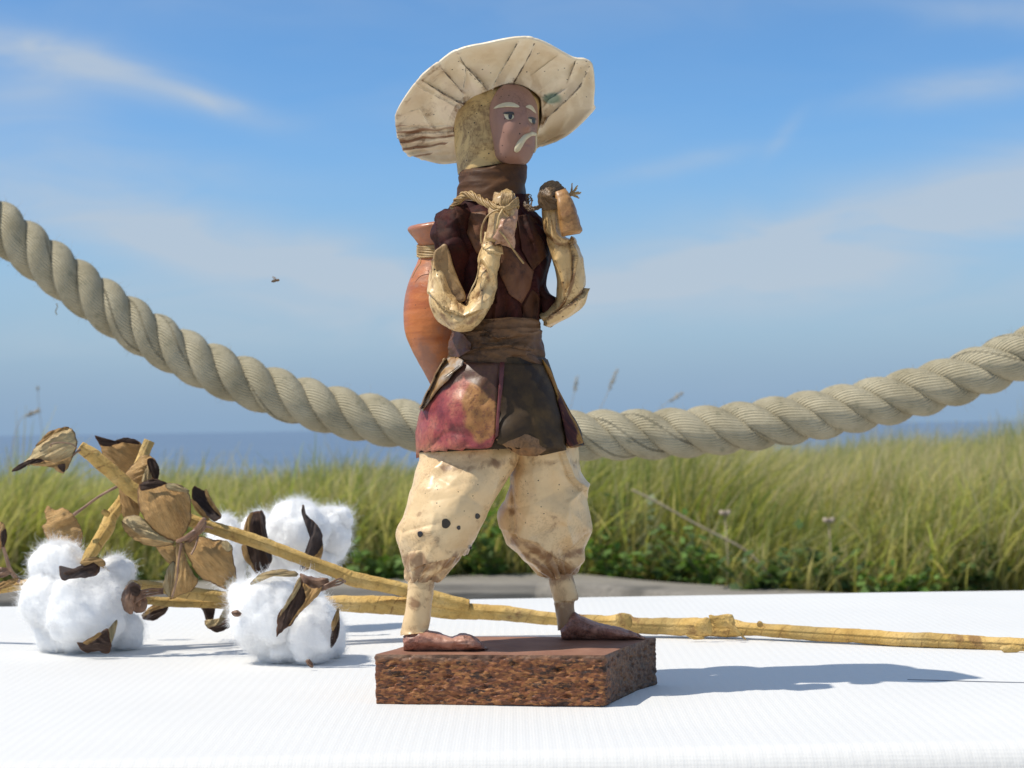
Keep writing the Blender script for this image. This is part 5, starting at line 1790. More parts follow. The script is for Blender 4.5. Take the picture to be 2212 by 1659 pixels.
    for k in range(24):
        q = k / 23
        r = 1.05 - 0.98 * q
        cx, cy = 1192, 424
        pts = [(cx + 34 * q - 27 * r + 10, cy + 30 - 6 * q), (cx - 27 * r, cy + 2), (cx - 20 * r + 1, cy - 20 * r), (cx - 2, cy - 30 * r), (cx + 14, cy - 26 * r), (cx + 25, cy - 14 * r + 2)]
        pr.append(strand_tube(pts, [-17 - 3 * q, -18 - 5 * q, -18 - 5 * q, -17 - 5 * q, -17 - 2 * q, -15], 0.00062, k, 0.0007))
    V, f, a = join(pr)
    mesh_obj('cord_bundle', V, f, M_dark_straw, hand)['kind'] = 'stuff'
    V, f, a, m, nu = loft([(1184, 402, 1206, 402, -13, 2), (1176, 414, 1216, 412, -13, 4), (1174, 430, 1216, 428, -13, 4.5), (1177, 446, 1208, 442, -12, 3.5)], 40, 8)
    mesh_obj('cord_core', V, f, M_dark_straw, hand)
    pr = []
    for k in range(16):
        an = math.radians(-75 + 100 * k / 15) + 0.2 * math.sin(k * 5)
        l = 17 + 7 * math.sin(k * 2.3)
        pr.append(strand_tube([(1226, 424), (1232 + 5 * math.cos(an), 420 + 6 * math.sin(an)), (1232 + l * math.cos(an), 418 + l * math.sin(an))], [-16, -16, -15], 0.0003, k, 0.0003))
    V, f, a = join(pr)
    mesh_obj('frayed_end', V, f, M_straw, hand)['kind'] = 'stuff'
    pr = []
    for k in range(8):
        q = k / 7
        pr.append(strand_tube([(1132, 436 + 8 * q), (1142, 444 + 10 * q), (1152, 448 + 6 * q), (1162, 445 + 6 * q), (1174, 440 + 4 * q)], [-14, -16, -17, -17, -16], 0.00042, k, 0.0007))
    for k in range(4):
        pr.append(strand_tube([(1142, 446), (1136 + 3 * k, 424 + 3 * k), (1144 + 2 * k, 420 + 4 * k), (1149, 434), (1146, 448)], [-15, -15.5, -16, -16, -16], 0.00022, k + 9, 0.0008))
    V, f, a = join(pr)
    mesh_obj('knotted_cord', V, f, M_dark_straw, hand)['kind'] = 'stuff'


def build_jar(root, mat, M_straw):
    D = 29.0
    k = 0.2055 * 1.035
    prof = [(894, 488, 1000, 468), (888, 487.5, 1006, 466), (882, 491, 1012, 468.5), (880.5, 497, 1013, 475), (887, 507, 1006, 492), (897, 519, 994, 511), (903, 529, 988, 525), (905, 542, 986, 540), (904.5, 554, 987, 552), (898, 572, 992, 570), (886, 600, 1006, 598),
            (876, 630, 1016, 628), (872, 660, 1020, 658), (872, 690, 1020, 690), (876, 722, 1015, 722), (888, 754, 1003, 756), (904, 785, 986, 788), (919, 812, 972, 814), (930, 833, 961, 834), (937, 846, 955, 846)]
    secs = [(l, ly, r, ry, D, (r - l) / 2 * k) for l, ly, r, ry in prof]
    V, f, a, m, nu = loft(secs, 96, 8, caps=(False, True))
    V = disp_loft(V, f, lambda v: 0.0004 * noise.noise(Vector(v) * 60) + 0.00012 * noise.noise(Vector(v) * 350))
    jar = mesh_obj('jar', V, f, mat, root, attrs=a)
    solidify(jar, 0.0022, -1)
    pr = []
    for q in range(7):
        y0 = 530 + q * 3.6
        P = []
        for t in np.linspace(0, 2 * math.pi, 48):
            cx, r = 945.5, 43.5
            P.append(at(cx + r * math.cos(t), y0 + 2.5 * math.sin(t * 2 + q) - 1.5 * math.cos(t), Y0 + (D + r * k * math.sin(t)) / 1000))
        pr.append(tube(np.array(P), 0.0006, 6))
    V, f, a = join(pr)
    mesh_obj('neck_binding', V, f, M_straw, jar)['kind'] = 'stuff'
    P = at(np.array([906, 909, 899, 890]), np.array([555, 566, 582, 600]), Y0 + 0.001 * np.array([18, 17, 19, 20]))
    V, f, a = tube(catmull(P, 6), 0.00018, 5)
    mesh_obj('loose_straw', V, f, M_straw, jar)


build_figurine()

# ================================================================== the dried cotton branch
def build_cotton():
    root = tag(empty('cotton_branch', (0.0, 0.948, 0.012)),
               'dried cotton branch with taped yellow stems, brown pods and white bolls, lying behind the figurine', 'cotton branch')
    # ------------------------------------------------------------ materials
    b = NB('paper_tape')
    u, v = b.attr('u'), b.attr('v')
    comb = b.nt.nodes.new('ShaderNodeCombineXYZ')
    b.put(comb.inputs[0], b.math('ADD', u, b.math('MULTIPLY', v, 105.0)))
    b.put(comb.inputs[1], b.math('MULTIPLY', v, 8.0))
    fr = b.math('FRACT', b.math('ADD', b.math('ADD', u, b.math('MULTIPLY', v, 105.0)), b.math('MULTIPLY', b.noise(60, 4), 0.7)))
    edge = b.step(fr, 0.12, 0.0)
    c = b.ramp(b.noise(48, 6, 0.62), [(0.30, (0.42, 0.25, 0.065)), (0.5, (0.60, 0.39, 0.125)), (0.70, (0.70, 0.49, 0.20))])
    c = b.mix(b.math('MULTIPLY', edge, b.math('MULTIPLY', b.step(b.noise(34, 3), 0.45, 0.6), 0.75)), c, (0.20, 0.09, 0.03))
    c = b.mix(b.math('MULTIPLY', b.step(b.noise(18, 6, 0.6), 0.48, 0.62), 0.7), c, (0.33, 0.235, 0.09))
    c = b.mix(b.math('MULTIPLY', b.step(b.noise(42, 7, 0.7), 0.56, 0.66), 0.75), c, (0.20, 0.10, 0.045))
    c = b.mix(b.math('MULTIPLY', b.step(b.noise(300, 5, 0.7), 0.52, 0.64), 0.35), c, (0.26, 0.14, 0.05))
    h = b.math('ADD', b.math('MULTIPLY', fr, 1.2), b.math('ADD', b.noise(260, 5), b.noise(900, 3)))
    M_tape = b.done(c, 0.75, b.bump(h, 0.8, 0.0010), 0.0, 0.4, 0.25)

    def husk_mat(name, stops, dark, rim_lo, rim_hi, streak=0.45, rough=0.6):
        b = NB(name)
        al, ac = b.attr('along'), b.attr('across')
        cv = b.nt.nodes.new('ShaderNodeCombineXYZ')
        b.put(cv.inputs[0], b.math('MULTIPLY', al, 2.2))
        b.put(cv.inputs[1], b.math('MULTIPLY', ac, 24.0))
        b.put(cv.inputs[2], b.math('MULTIPLY', b.noise(25, 2), 3.0))
        st = b.noise(1.6, 6, 0.65, 0.4, vec=cv.outputs[0])
        n = b.noise(70, 6, 0.65, 0.5)
        c = b.ramp(b.math('ADD', b.math('MULTIPLY', st, 0.6), b.math('MULTIPLY', n, 0.4)), stops)
        c = b.mix(b.math('MULTIPLY', b.step(st, 0.53, 0.62), streak), c, dark)
        r = b.step(b.math('ADD', b.attr('rim'), b.math('MULTIPLY', b.math('SUBTRACT', n, 0.5), 0.16)), rim_lo, rim_hi)
        c = b.mix(b.math('MULTIPLY', r, 0.8), c, (0.19, 0.085, 0.04))
        hh = b.math('ADD', b.math('MULTIPLY', st, 2.0), b.noise(400, 5))
        return b.done(c, rough, b.bump(hh, 1.0, 0.0012), 0.04, 0.35, 0.3)

    M_tan = husk_mat('pod_shell', [(0.36, (0.509, 0.282, 0.098)), (0.5, (0.763, 0.468, 0.187)), (0.64, (0.900, 0.624, 0.285))], (0.20, 0.095, 0.035), 0.93, 1.0)
    M_brown = husk_mat('pod_shell_brown', [(0.36, (0.407, 0.216, 0.069)), (0.5, (0.661, 0.390, 0.148)), (0.64, (0.814, 0.516, 0.216))], (0.12, 0.05, 0.02), 0.93, 1.0)
    M_pale = husk_mat('pod_lining', [(0.36, (0.661, 0.432, 0.197)), (0.5, (0.900, 0.684, 0.364)), (0.64, (0.900, 0.840, 0.492))], (0.30, 0.16, 0.08), 0.92, 1.0, 0.5)
    M_dark = husk_mat('pod_dark', [(0.36, (0.046, 0.027, 0.020)), (0.5, (0.10, 0.058, 0.042)), (0.64, (0.18, 0.11, 0.075))], (0.014, 0.009, 0.008), 0.88, 0.97, 0.4, 0.75)
    M_grey = husk_mat('pod_grey', [(0.36, (0.07, 0.052, 0.05)), (0.5, (0.12, 0.092, 0.088)), (0.64, (0.20, 0.14, 0.11))], (0.04, 0.028, 0.025), 0.90, 0.99, 0.5, 0.7)
    b = NB('cotton_fluff')
    M_fluff = b.done(b.ramp(b.noise(60, 5), [(0.3, (0.90, 0.90, 0.895)), (0.7, (0.94, 0.94, 0.935))]), 0.95, b.bump(b.noise(420, 6, 0.7), 0.5, 0.0015), spec=0.1,
                     Subsurface_Weight=0.7, Subsurface_Scale=0.008, Subsurface_Radius=(1.0, 1.0, 1.0))
    b = NB('cotton_fibre')
    M_fibre = b.done((0.95, 0.95, 0.95), 0.7, spec=0.1)
    tr = b.nt.nodes.new('ShaderNodeBsdfTranslucent')
    tr.inputs[0].default_value = (0.95, 0.95, 0.95, 1)
    mx = b.nt.nodes.new('ShaderNodeMixShader')
    mx.inputs[0].default_value = 0.5
    b.nt.links.new(b.bsdf.outputs[0], mx.inputs[1])
    b.nt.links.new(tr.outputs[0], mx.inputs[2])
    b.nt.links.new(mx.outputs[0], b.out.inputs[0])
    M_twig = straw_material('twig_bark', (0.16, 0.085, 0.05), (0.33, 0.20, 0.12))
    M_calyx = straw_material('calyx_bark', (0.10, 0.045, 0.025), (0.27, 0.15, 0.085))

    # ------------------------------------------------------------ helpers
    def stem(path, seed, parent=root, name='stem', mat=M_tape, wrap=0.0095, nu=22):
        S = catmull(np.array(path, float), 14)
        P = at(S[:, 0], S[:, 1], S[:, 2])
        R = S[:, 3] * S[:, 2] / F
        def rfn(l, a):
            t = (l / wrap + a / (2 * math.pi) + 0.25 * noise.noise(Vector((l * 60, seed, 0)))) % 1.0
            return 1 + 0.075 * (t - 0.5) + 0.11 * noise.noise(Vector((l * 70, math.cos(a) * 1.5 + seed, math.sin(a) * 1.5)))
        V, f, a = tube(P, R, nu, rfn=rfn)
        return mesh_obj(name, V, f, mat, parent, attrs=a)

    def husk(outline, y, mat, cup=4.0, tilt=(0.0, 0.0), axis=None, parent=root, name='pod', per=6, rings=12, ridges=0.45, crump=0.75, thick=0.00028, seed=0, power=2.0, keep=0.0):
        O = catmull(np.array(outline, float), per, closed=True)
        O = O + np.array([[noise.noise(Vector((p[0] / 7, p[1] / 7, seed + 0.5))), noise.noise(Vector((p[0] / 7, p[1] / 7, seed + 9.5)))] for p in O]) * min(2.2, np.ptp(O[:, 0]) * 0.03)
        c = O.mean(0)
        ax = np.array(axis if axis else (O[np.argmax(np.linalg.norm(O - c, axis=1))] - c), float)
        ax /= np.linalg.norm(ax)
        bx = np.array((-ax[1], ax[0]))
        size = np.abs((O - c) @ ax).max() + 1e-6
        w = np.abs((O - c) @ bx).max() + 1e-6
        V, rim, al, ac = [], [], [], []
        n = len(O)
        for q in range(rings + 1):
            r = max(q, 0.02) / rings
            for p in O:
                x, yy = c + (p - c) * r
                A, B = ((x - c[0]) * ax[0] + (yy - c[1]) * ax[1]) / size, ((x - c[0]) * bx[0] + (yy - c[1]) * bx[1]) / w
                d = -cup * (1 - r ** power) + tilt[0] * (x - c[0]) + tilt[1] * (yy - c[1])
                d += ridges * (math.sin(B * 9 + 1.3 * A + seed) + 0.7 * math.sin(B * 21 - 2 * A + seed * 2) * (1 - 0.5 * r)) * (1 - abs(A)) + crump * noise.noise(Vector((x / 22, yy / 22, seed * 3.3)))
                d += crump * 0.9 * ridge((x / 30, yy / 30, seed), seed) * 0.5 + 0.5 * crump * math.sin(B * 23 + 2 * A + seed * 2) * r ** 2 + 1.2 * crump * max(0, r - 0.8) * 5 * noise.noise(Vector((x / 12, yy / 12, seed)))
                V.append(at(x, yy, y + d / 1000))
                rim.append(r)
                al.append(A)
                ac.append(B)
        o = mesh_obj(name, V, grid_faces(rings + 1, n), mat, parent, attrs={'rim': rim, 'along': al, 'across': ac})
        solidify(o, thick, 0)
        return o

    def twig(path, parent=root, mat=M_twig, name='twig'):
        S = catmull(np.array(path, float), 8)
        V, f, a = tube(at(S[:, 0], S[:, 1], S[:, 2]), S[:, 3] * S[:, 2] / F, 8, rfn=lambda l, a_: 1 + 0.12 * math.sin(a_ * 3 + l * 300))
        return mesh_obj(name, V, f, mat, parent, attrs=a)

    def boll(y, lobes, fibres, seed):
        g = empty('cotton_boll', root['origin'], root)
        strands = []
        for i, (px, py, rx, ry, dy) in enumerate(lobes):
            c = at(px, py, y + dy / 1000)
            yy = c[1]
            ax, az = 0.955 * rx * yy / F, 0.965 * ry * yy / F
            ay = (ax + az) / 2 * 0.92
            nu, nv = 56, 36
            V = []
            for q in range(nv + 1):
                t = math.pi * q / nv
                for j in range(nu):
                    p = 2 * math.pi * j / nu
                    d = np.array((math.sin(t) * math.cos(p), math.sin(t) * math.sin(p), math.cos(t)))
                    m = 1.02 - 0.10 * max(0.0, 0.25 - abs(math.sin(p * 1.5 + i + t * 0.8))) * math.sin(t) + 0.20 * noise.noise(Vector(d * 1.5) + Vector((seed, i * 3.1, 0))) + 0.09 * noise.noise(Vector(d * 3.6) + Vector((i, seed, 5))) + 0.05 * noise.noise(Vector(d * 9) + Vector((i, seed, 9))) + 0.02 * noise.noise(Vector(d * 22) + Vector((i, seed, 2)))
                    V.append(c + d * m * np.array((ax, ay, az)))
            V = np.array(V)
            V[:, 2] = np.maximum(V[:, 2], 0.0006)
            mesh_obj('tuft', V, grid_faces(nv + 1, nu), M_fluff, g)
            N = (V - c) / np.array((ax, ay, az)) ** 2
            N /= np.linalg.norm(N, axis=1, keepdims=True)
            k = int(fibres * (rx * ry) / 4000.0)
            idx = RNG.integers(0, len(V), k)
            for q in idx:
                p, d = V[q].copy(), N[q].copy()
                wild = RNG.uniform() < 0.10
                L = RNG.uniform(0.0025, 0.007) * (1.5 if wild else 1.0)
                tang = np.cross(d, RNG.normal(0, 1, 3))
                tang /= np.linalg.norm(tang) + 1e-9
                d = d * (0.17 if not wild else 0.6) + tang * RNG.uniform(0.7, 1.2)
                d /= np.linalg.norm(d)
                bend = RNG.normal(0, 0.9, 3)
                st = [p - N[q] * 0.0006]
                for s_ in range(6):
                    p = p + d * L / 6
                    d = d + bend * 0.35 - N[q] * (0.16 if not wild else 0.0) + RNG.normal(0, 0.12, 3)
                    d /= np.linalg.norm(d)
                    p[2] = max(p[2], 0.0004)
                    st.append(p)
                strands.append(st)
        o = hair('fibres', strands, 0.000040, M_fibre, g)
        o['kind'] = 'stuff'
        return g

    # ------------------------------------------------------------ stems
    stem([(172, 965, 0.885, 13), (200, 984, 0.887, 16), (240, 1018, 0.890, 16), (290, 1062, 0.894, 16.5), (360, 1102, 0.900, 15), (435, 1132, 0.905, 14), (515, 1157, 0.910, 14.5), (590, 1183, 0.915, 14), (665, 1212, 0.920, 14),
          (735, 1238, 0.925, 15), (760, 1250, 0.926, 16.5), (820, 1262, 0.930, 14.5), (890, 1278, 0.935, 15), (960, 1298, 0.940, 16), (1010, 1310, 0.943, 16)], 1)
    stem([(640, 1302, 0.930, 13), (725, 1304, 0.933, 17), (800, 1306, 0.937, 19), (880, 1310, 0.940, 19.5), (960, 1318, 0.943, 19), (1040, 1322, 0.945, 17), (1100, 1326, 0.946, 16), (1200, 1337, 0.946, 13.5), (1255, 1341, 0.944, 14),
          (1310, 1344, 0.940, 14), (1338, 1343, 0.938, 18), (1352, 1344, 0.937, 18.5), (1372, 1350, 0.935, 17), (1440, 1353, 0.930, 18.5), (1515, 1355, 0.923, 20), (1580, 1357, 0.918, 19), (1605, 1358, 0.915, 15), (1645, 1361, 0.912, 14),
          (1750, 1368, 0.900, 15), (1862, 1375, 0.888, 15), (1950, 1381, 0.878, 16), (2012, 1383, 0.872, 17), (2110, 1389, 0.862, 15.5), (2212, 1394, 0.852, 15), (2330, 1400, 0.842, 14), (2420, 1405, 0.834, 13)], 2, wrap=0.013)
    stem([(323, 952, 0.925, 12), (313, 975, 0.924, 12), (296, 1020, 0.920, 13), (272, 1072, 0.916, 14), (240, 1116, 0.912, 14), (232, 1140, 0.910, 16), (212, 1172, 0.907, 14), (195, 1198, 0.904, 13), (184, 1222, 0.902, 12)], 3)
    stem([(270, 1262, 0.915, 9), (310, 1264, 0.918, 10.5), (352, 1270, 0.921, 11), (400, 1280, 0.924, 13), (450, 1286, 0.926, 13), (500, 1292, 0.929, 12), (560, 1298, 0.932, 11)], 4)
    stem([(300, 1296, 0.926, 8), (360, 1300, 0.930, 10), (420, 1302, 0.933, 11), (490, 1303, 0.935, 12), (560, 1304, 0.936, 12), (660, 1304, 0.936, 13)], 5)
    stem([(-120, 1285, 0.950, 10), (-50, 1278, 0.945, 10), (0, 1272, 0.940, 10), (45, 1264, 0.936, 10.5), (95, 1256, 0.930, 10), (150, 1250, 0.925, 9)], 6)
    stem([(218, 1232, 0.909, 9), (240, 1238, 0.911, 9), (262, 1250, 0.914, 10), (280, 1260, 0.916, 9)], 7)
    twig([(160, 1112, 0.902, 4.0), (176, 1100, 0.901, 3.2), (212, 1074, 0.900, 3.0), (258, 1048, 0.898, 3.2)])
    twig([(6, 1180, 0.91, 4), (14, 1205, 0.912, 4), (22, 1230, 0.915, 4.5), (40, 1255, 0.925, 5)])
    # torn ends of the tape
    def scrap(outline, y, seed):
        husk(outline, y, M_tape, 1.0, seed=seed, name='tape_scrap', per=3, rings=4, ridges=0.0, crump=0.8, thick=0.0003)
    scrap([(1531, 1330), (1552, 1330), (1577, 1326), (1584, 1332), (1588, 1348), (1574, 1354), (1545, 1352)], 0.908, 1)
    scrap([(1500, 1352), (1512, 1338), (1530, 1334), (1538, 1352), (1536, 1374), (1528, 1368), (1512, 1366)], 0.905, 2)
    scrap([(1568, 1340), (1580, 1344), (1600, 1366), (1613, 1382), (1600, 1374), (1584, 1362)], 0.903, 3)
    scrap([(1330, 1330), (1343, 1324), (1358, 1328), (1366, 1344), (1360, 1358), (1346, 1352), (1334, 1350)], 0.921, 4)
    scrap([(1480, 1370), (1500, 1374), (1522, 1376), (1516, 1381), (1497, 1381)], 0.908, 5)
    scrap([(1635, 1347), (1640, 1341), (1648, 1346), (1645, 1354), (1638, 1354)], 0.903, 6)
    scrap([(218, 1108), (226, 1100), (238, 1108), (232, 1116)], 0.902, 7)
    scrap([(2160, 1398), (2190, 1392), (2212, 1400), (2190, 1412), (2170, 1410)], 0.844, 8)

    # ------------------------------------------------------------ dry pods
    # upper left, open pod with pale lining
    husk([(26, 1017), (58, 994), (76, 968), (92, 948), (112, 933), (140, 923.5), (160, 931), (166, 950), (166, 968), (158, 984), (144, 1004), (110, 1007), (80, 1000), (55, 1008)], 0.876, M_pale, 4.5, seed=1, ridges=0.5, crump=0.9)
    husk([(25, 1018), (44, 1002), (62, 994), (82, 990), (96, 996), (80, 1000), (62, 1003), (44, 1014)], 0.8705, M_dark, 0.8, seed=2, rings=6)
    husk([(62, 1003), (96, 996), (124, 1001), (150, 992), (158, 985), (138, 1021), (112, 1010), (85, 1006)], 0.8725, M_tan, 1.5, seed=3, rings=8)
    husk([(124, 1006), (140, 1003), (138, 1020)], 0.870, M_dark, 0.3, seed=4, rings=4)
    husk([(78, 964), (92, 945), (112, 930), (138, 922.5), (150, 924), (134, 929), (112, 938), (94, 954)], 0.8725, M_brown, 0.6, seed=5, rings=5)
    twig([(166, 968, 0.874, 1.4), (154, 959, 0.870, 1.5), (128, 956, 0.869, 1.4), (111, 959, 0.869, 1.5), (110, 966, 0.869, 1.3)])
    twig([(172, 972, 0.880, 3), (166, 976, 0.877, 2.4), (158, 984, 0.874, 2)])
    # the row of pods up the second stem
    husk([(206, 942), (216, 960), (224, 986), (240, 1008), (268, 1026), (292, 1010), (304, 985), (308, 966), (296, 952), (272, 947), (250, 954), (232, 961), (216, 954)], 0.934, M_brown, 4.0, seed=6)
    husk([(205, 941), (216, 952), (232, 958), (252, 951), (272, 945.5), (292, 949), (303, 960), (290, 955), (272, 952), (250, 960), (230, 965), (214, 958)], 0.9295, M_dark, 0.5, seed=7, rings=5)
    husk([(270, 1026), (284, 1008), (300, 990), (316, 982), (332, 990), (343, 1012), (341, 1034), (326, 1046), (306, 1050), (285, 1048)], 0.904, M_tan, 5.0, seed=8)
    husk([(318, 994), (328, 990), (339, 1000), (344, 1016), (340, 1036), (330, 1032), (322, 1014)], 0.8975, M_dark, 0.8, seed=9, rings=6)
    husk([(306, 1042), (312, 1020), (322, 1000), (326, 1016), (328, 1036), (318, 1046)], 0.8985, M_pale, 1.0, seed=10, rings=6)
    husk([(258, 1046), (280, 1052), (298, 1062), (302, 1100), (296, 1116), (276, 1122), (264, 1112), (260, 1080)], 0.908, M_brown, 2.5, seed=11)
    # the large pod in the middle
    husk([(299, 1056), (304, 1044), (328, 1050), (359, 1045), (385, 1052), (406, 1062), (412, 1082), (413, 1104), (410, 1132), (392, 1162), (374, 1168), (348, 1157), (320, 1132), (303, 1102), (297, 1076)], 0.884, M_brown, 7.5, seed=12, rings=16, ridges=0.6, axis=(0.45, 0.9))
    husk([(301, 1049), (312, 1040), (328, 1034.5), (346, 1037), (360, 1044), (346, 1050), (326, 1056), (306, 1059)], 0.8785, M_dark, 1.2, seed=13, rings=6)
    husk([(359, 1044), (378, 1045), (398, 1052), (409, 1061), (398, 1064), (380, 1061), (362, 1056)], 0.8785, M_pale, 1.0, seed=14, rings=6)
    husk([(264, 1126), (274, 1116), (294, 1112), (310, 1122), (328, 1142), (350, 1160), (378, 1171), (346, 1177), (318, 1172), (292, 1160), (274, 1146)], 0.886, M_pale, 3.0, seed=15)
    husk([(262, 1126), (274, 1144), (300, 1164), (336, 1176), (378, 1174), (350, 1181), (316, 1178), (288, 1164), (270, 1148)], 0.8805, M_tan, 0.8, seed=16, rings=5)
    husk([(338, 1176), (376, 1180), (380, 1214), (370, 1222), (356, 1208), (344, 1192)], 0.890, M_tan, 2.0, seed=17)
    husk([(396, 1176), (412, 1166), (430, 1158), (456, 1164), (484, 1169), (501, 1181), (503, 1205), (511, 1250), (498, 1276), (466, 1263), (430, 1244), (410, 1212)], 0.882, M_brown, 6.0, seed=18, rings=14, ridges=0.6, axis=(0.7, 0.7))
    husk([(484, 1262), (500, 1246), (512, 1250), (502, 1275), (492, 1276)], 0.8755, M_pale, 0.6, seed=19, rings=5)
    husk([(478, 1172), (490, 1168), (502, 1182), (494, 1192), (484, 1186)], 0.8765, M_pale, 0.5, seed=29, rings=4)
    husk([(380, 1172), (394, 1178), (402, 1206), (420, 1242), (428, 1254), (416, 1274), (392, 1284), (368, 1294), (374, 1262), (380, 1220)], 0.8845, M_tan, 3.5, seed=20, axis=(0, 1))
    husk([(362, 1226), (376, 1212), (380, 1240), (374, 1264), (366, 1290), (352, 1266), (356, 1248)], 0.8885, M_pale, 1.5, seed=21)
    husk([(420, 1050), (432, 1056), (443, 1062), (450, 1082), (466, 1100), (478, 1116), (464, 1127), (450, 1118), (436, 1100), (418, 1080), (414, 1066)], 0.905, M_grey, -2.5, seed=22)
    husk([(443, 1058), (446, 1076), (458, 1096), (478, 1116), (470, 1098), (456, 1078), (448, 1060)], 0.902, M_tan, 0.5, seed=23, rings=5)
    husk([(412, 1080), (420, 1082), (440, 1104), (452, 1122), (442, 1122), (424, 1102)], 0.9015, M_tan, 0.7, seed=24, rings=5)
    # stalk knot where the pods meet
    husk([(404, 1160), (418, 1142), (432, 1128), (442, 1122), (446, 1130), (440, 1146), (424, 1162), (408, 1172)], 0.876, M_calyx, 2.5, seed=25, rings=6)
    twig([(382, 1170, 0.876, 4), (398, 1164, 0.874, 6), (416, 1152, 0.872, 6.5), (432, 1142, 0.872, 5)], mat=M_calyx)
    twig([(424, 1146, 0.871, 5.5), (432, 1134, 0.870, 6.5), (442, 1120, 0.869, 5)], mat=M_calyx)
    twig([(430, 1144, 0.876, 3), (446, 1138, 0.878, 2.6), (460, 1142, 0.880, 2)])
    twig([(428, 1158, 0.873, 2.4), (422, 1180, 0.870, 2.0), (413, 1198, 0.868, 2.6)])
    twig([(392, 1172, 0.876, 4), (386, 1210, 0.874, 2.4), (382, 1250, 0.874, 2.0), (372, 1290, 0.876, 2.2)])
    # pleated leaf behind the left boll
    husk([(103, 1092), (118, 1102), (134, 1096), (150, 1104), (161, 1116), (172, 1134), (178, 1152), (176, 1178), (166, 1200), (130, 1200), (106, 1172), (92, 1140), (100, 1128), (97, 1106)], 0.925, M_tan, 3.0, seed=26, ridges=1.0, axis=(0.8, -0.3))
    # at the left edge
    husk([(-34, 1150), (-12, 1130), (4, 1128), (12, 1142), (14, 1160), (8, 1178), (2, 1186), (-8, 1196), (-30, 1186)], 0.912, M_tan, 3.5, seed=27)
    husk([(2, 1152), (12, 1142), (15, 1162), (8, 1182), (3, 1172)], 0.906, M_dark, 0.6, seed=28, rings=5)
    husk([(-30, 1252), (-8, 1228), (14, 1226), (24, 1236), (14, 1244), (-10, 1250)], 0.915, M_calyx, 1.5, seed=30, rings=6)
    husk([(-30, 1282), (-6, 1262), (20, 1252), (40, 1248), (32, 1260), (6, 1272), (-14, 1284)], 0.914, M_brown, 1.0, seed=31, rings=6)
    # curled pods hanging under the stems, touching the cloth
    husk([(308, 1336), (318, 1324), (334, 1316), (352, 1308), (364, 1310), (358, 1324), (342, 1336), (324, 1341)], 0.955, M_dark, 1.5, seed=32, rings=6)
    husk([(306, 1328), (320, 1314), (340, 1304), (362, 1300), (366, 1308), (346, 1314), (326, 1322), (312, 1332)], 0.952, M_tan, 1.0, seed=33, rings=6)
    husk([(432, 1308), (446, 1304), (464, 1308), (462, 1330), (456, 1346), (444, 1338), (440, 1322)], 0.950, M_dark, 1.2, seed=34, rings=6)
    husk([(442, 1340), (456, 1346), (474, 1340), (486, 1322), (490, 1306), (497, 1310), (494, 1330), (482, 1350), (462, 1358), (446, 1354)], 0.944, M_pale, 0.8, seed=35, rings=6)
    husk([(450, 1356), (474, 1352), (490, 1336), (506, 1326), (520, 1332), (512, 1346), (494, 1356), (474, 1366), (458, 1362)], 0.941, M_dark, 1.5, seed=36, rings=6)

    # ------------------------------------------------------------ bolls
    left = boll(0.905, [(184, 1316, 92, 84, -4), (126, 1222, 60, 52, 6), (108, 1296, 62, 64, 0), (250, 1240, 42, 34, 12), (266, 1366, 42, 46, 10), (130, 1366, 52, 48, 6), (176, 1262, 50, 34, 0)], 11000, 3)
    lf = lambda o, d, m, **k: husk(o, d, m, parent=left, name='bract', **k)
    lf([(130, 1222), (137, 1238), (150, 1232), (164, 1226), (182, 1218), (200, 1208), (212, 1206), (216, 1220), (212, 1240), (196, 1246), (172, 1248), (150, 1250), (136, 1254), (128, 1238)], 0.880, M_grey, cup=2.5, seed=40, rings=8)
    lf([(138, 1238), (156, 1230), (176, 1224), (196, 1212), (212, 1210), (210, 1236), (196, 1240), (184, 1230), (166, 1234), (148, 1242)], 0.8775, M_dark, cup=1.5, seed=41, rings=7)
    lf([(174, 1216), (186, 1206), (204, 1204), (222, 1208), (228, 1220), (216, 1224), (210, 1212), (196, 1212), (184, 1222)], 0.8765, M_tan, cup=1.2, seed=42, rings=5)
    lf([(167, 1388), (176, 1396), (194, 1388), (212, 1374), (226, 1360), (234, 1362), (238, 1384), (240, 1402), (230, 1412), (210, 1406), (190, 1410), (174, 1402)], 0.876, M_dark, cup=2.2, seed=43, rings=8)
    lf([(180, 1388), (196, 1378), (214, 1366), (220, 1370), (208, 1380), (190, 1392)], 0.8735, M_tan, cup=0.8, seed=44, rings=5)
    lf([(232, 1364), (240, 1352), (250, 1340), (254, 1344), (248, 1368), (240, 1390), (236, 1376)], 0.884, M_pale, cup=1.0, seed=45, rings=5)
    lf([(262, 1290), (272, 1268), (288, 1258), (304, 1268), (296, 1286), (290, 1306), (286, 1326), (272, 1322), (264, 1306)], 0.886, M_calyx, cup=4.0, seed=46, rings=8)
    lf([(280, 1270), (294, 1266), (304, 1276), (298, 1288), (286, 1286)], 0.880, M_dark, cup=0.6, seed=47, rings=5)
    lf([(288, 1292), (304, 1284), (318, 1296), (314, 1318), (300, 1324), (288, 1318)], 0.892, M_calyx, cup=3.0, seed=48, rings=6)
    for k in range(6):
        twig([(292 + k, 1302 - 4 * k, 0.884, 2.4), (306, 1292 - 3 * k, 0.884, 2.4), (326, 1284 - 3 * k + (k % 2) * 4, 0.886, 2.2), (352, 1282 - 2 * k, 0.892, 2.0)], left, M_calyx, 'stipule')

    front = boll(0.858, [(586, 1326, 84, 82, -2), (668, 1366, 66, 70, -6), (640, 1300, 60, 56, 4), (522, 1288, 30, 30, 6), (612, 1390, 60, 44, -2), (712, 1376, 34, 50, 12)], 11000, 5)
    ff = lambda o, d, m, **k: husk(o, d, m, parent=front, name='bract', **k)
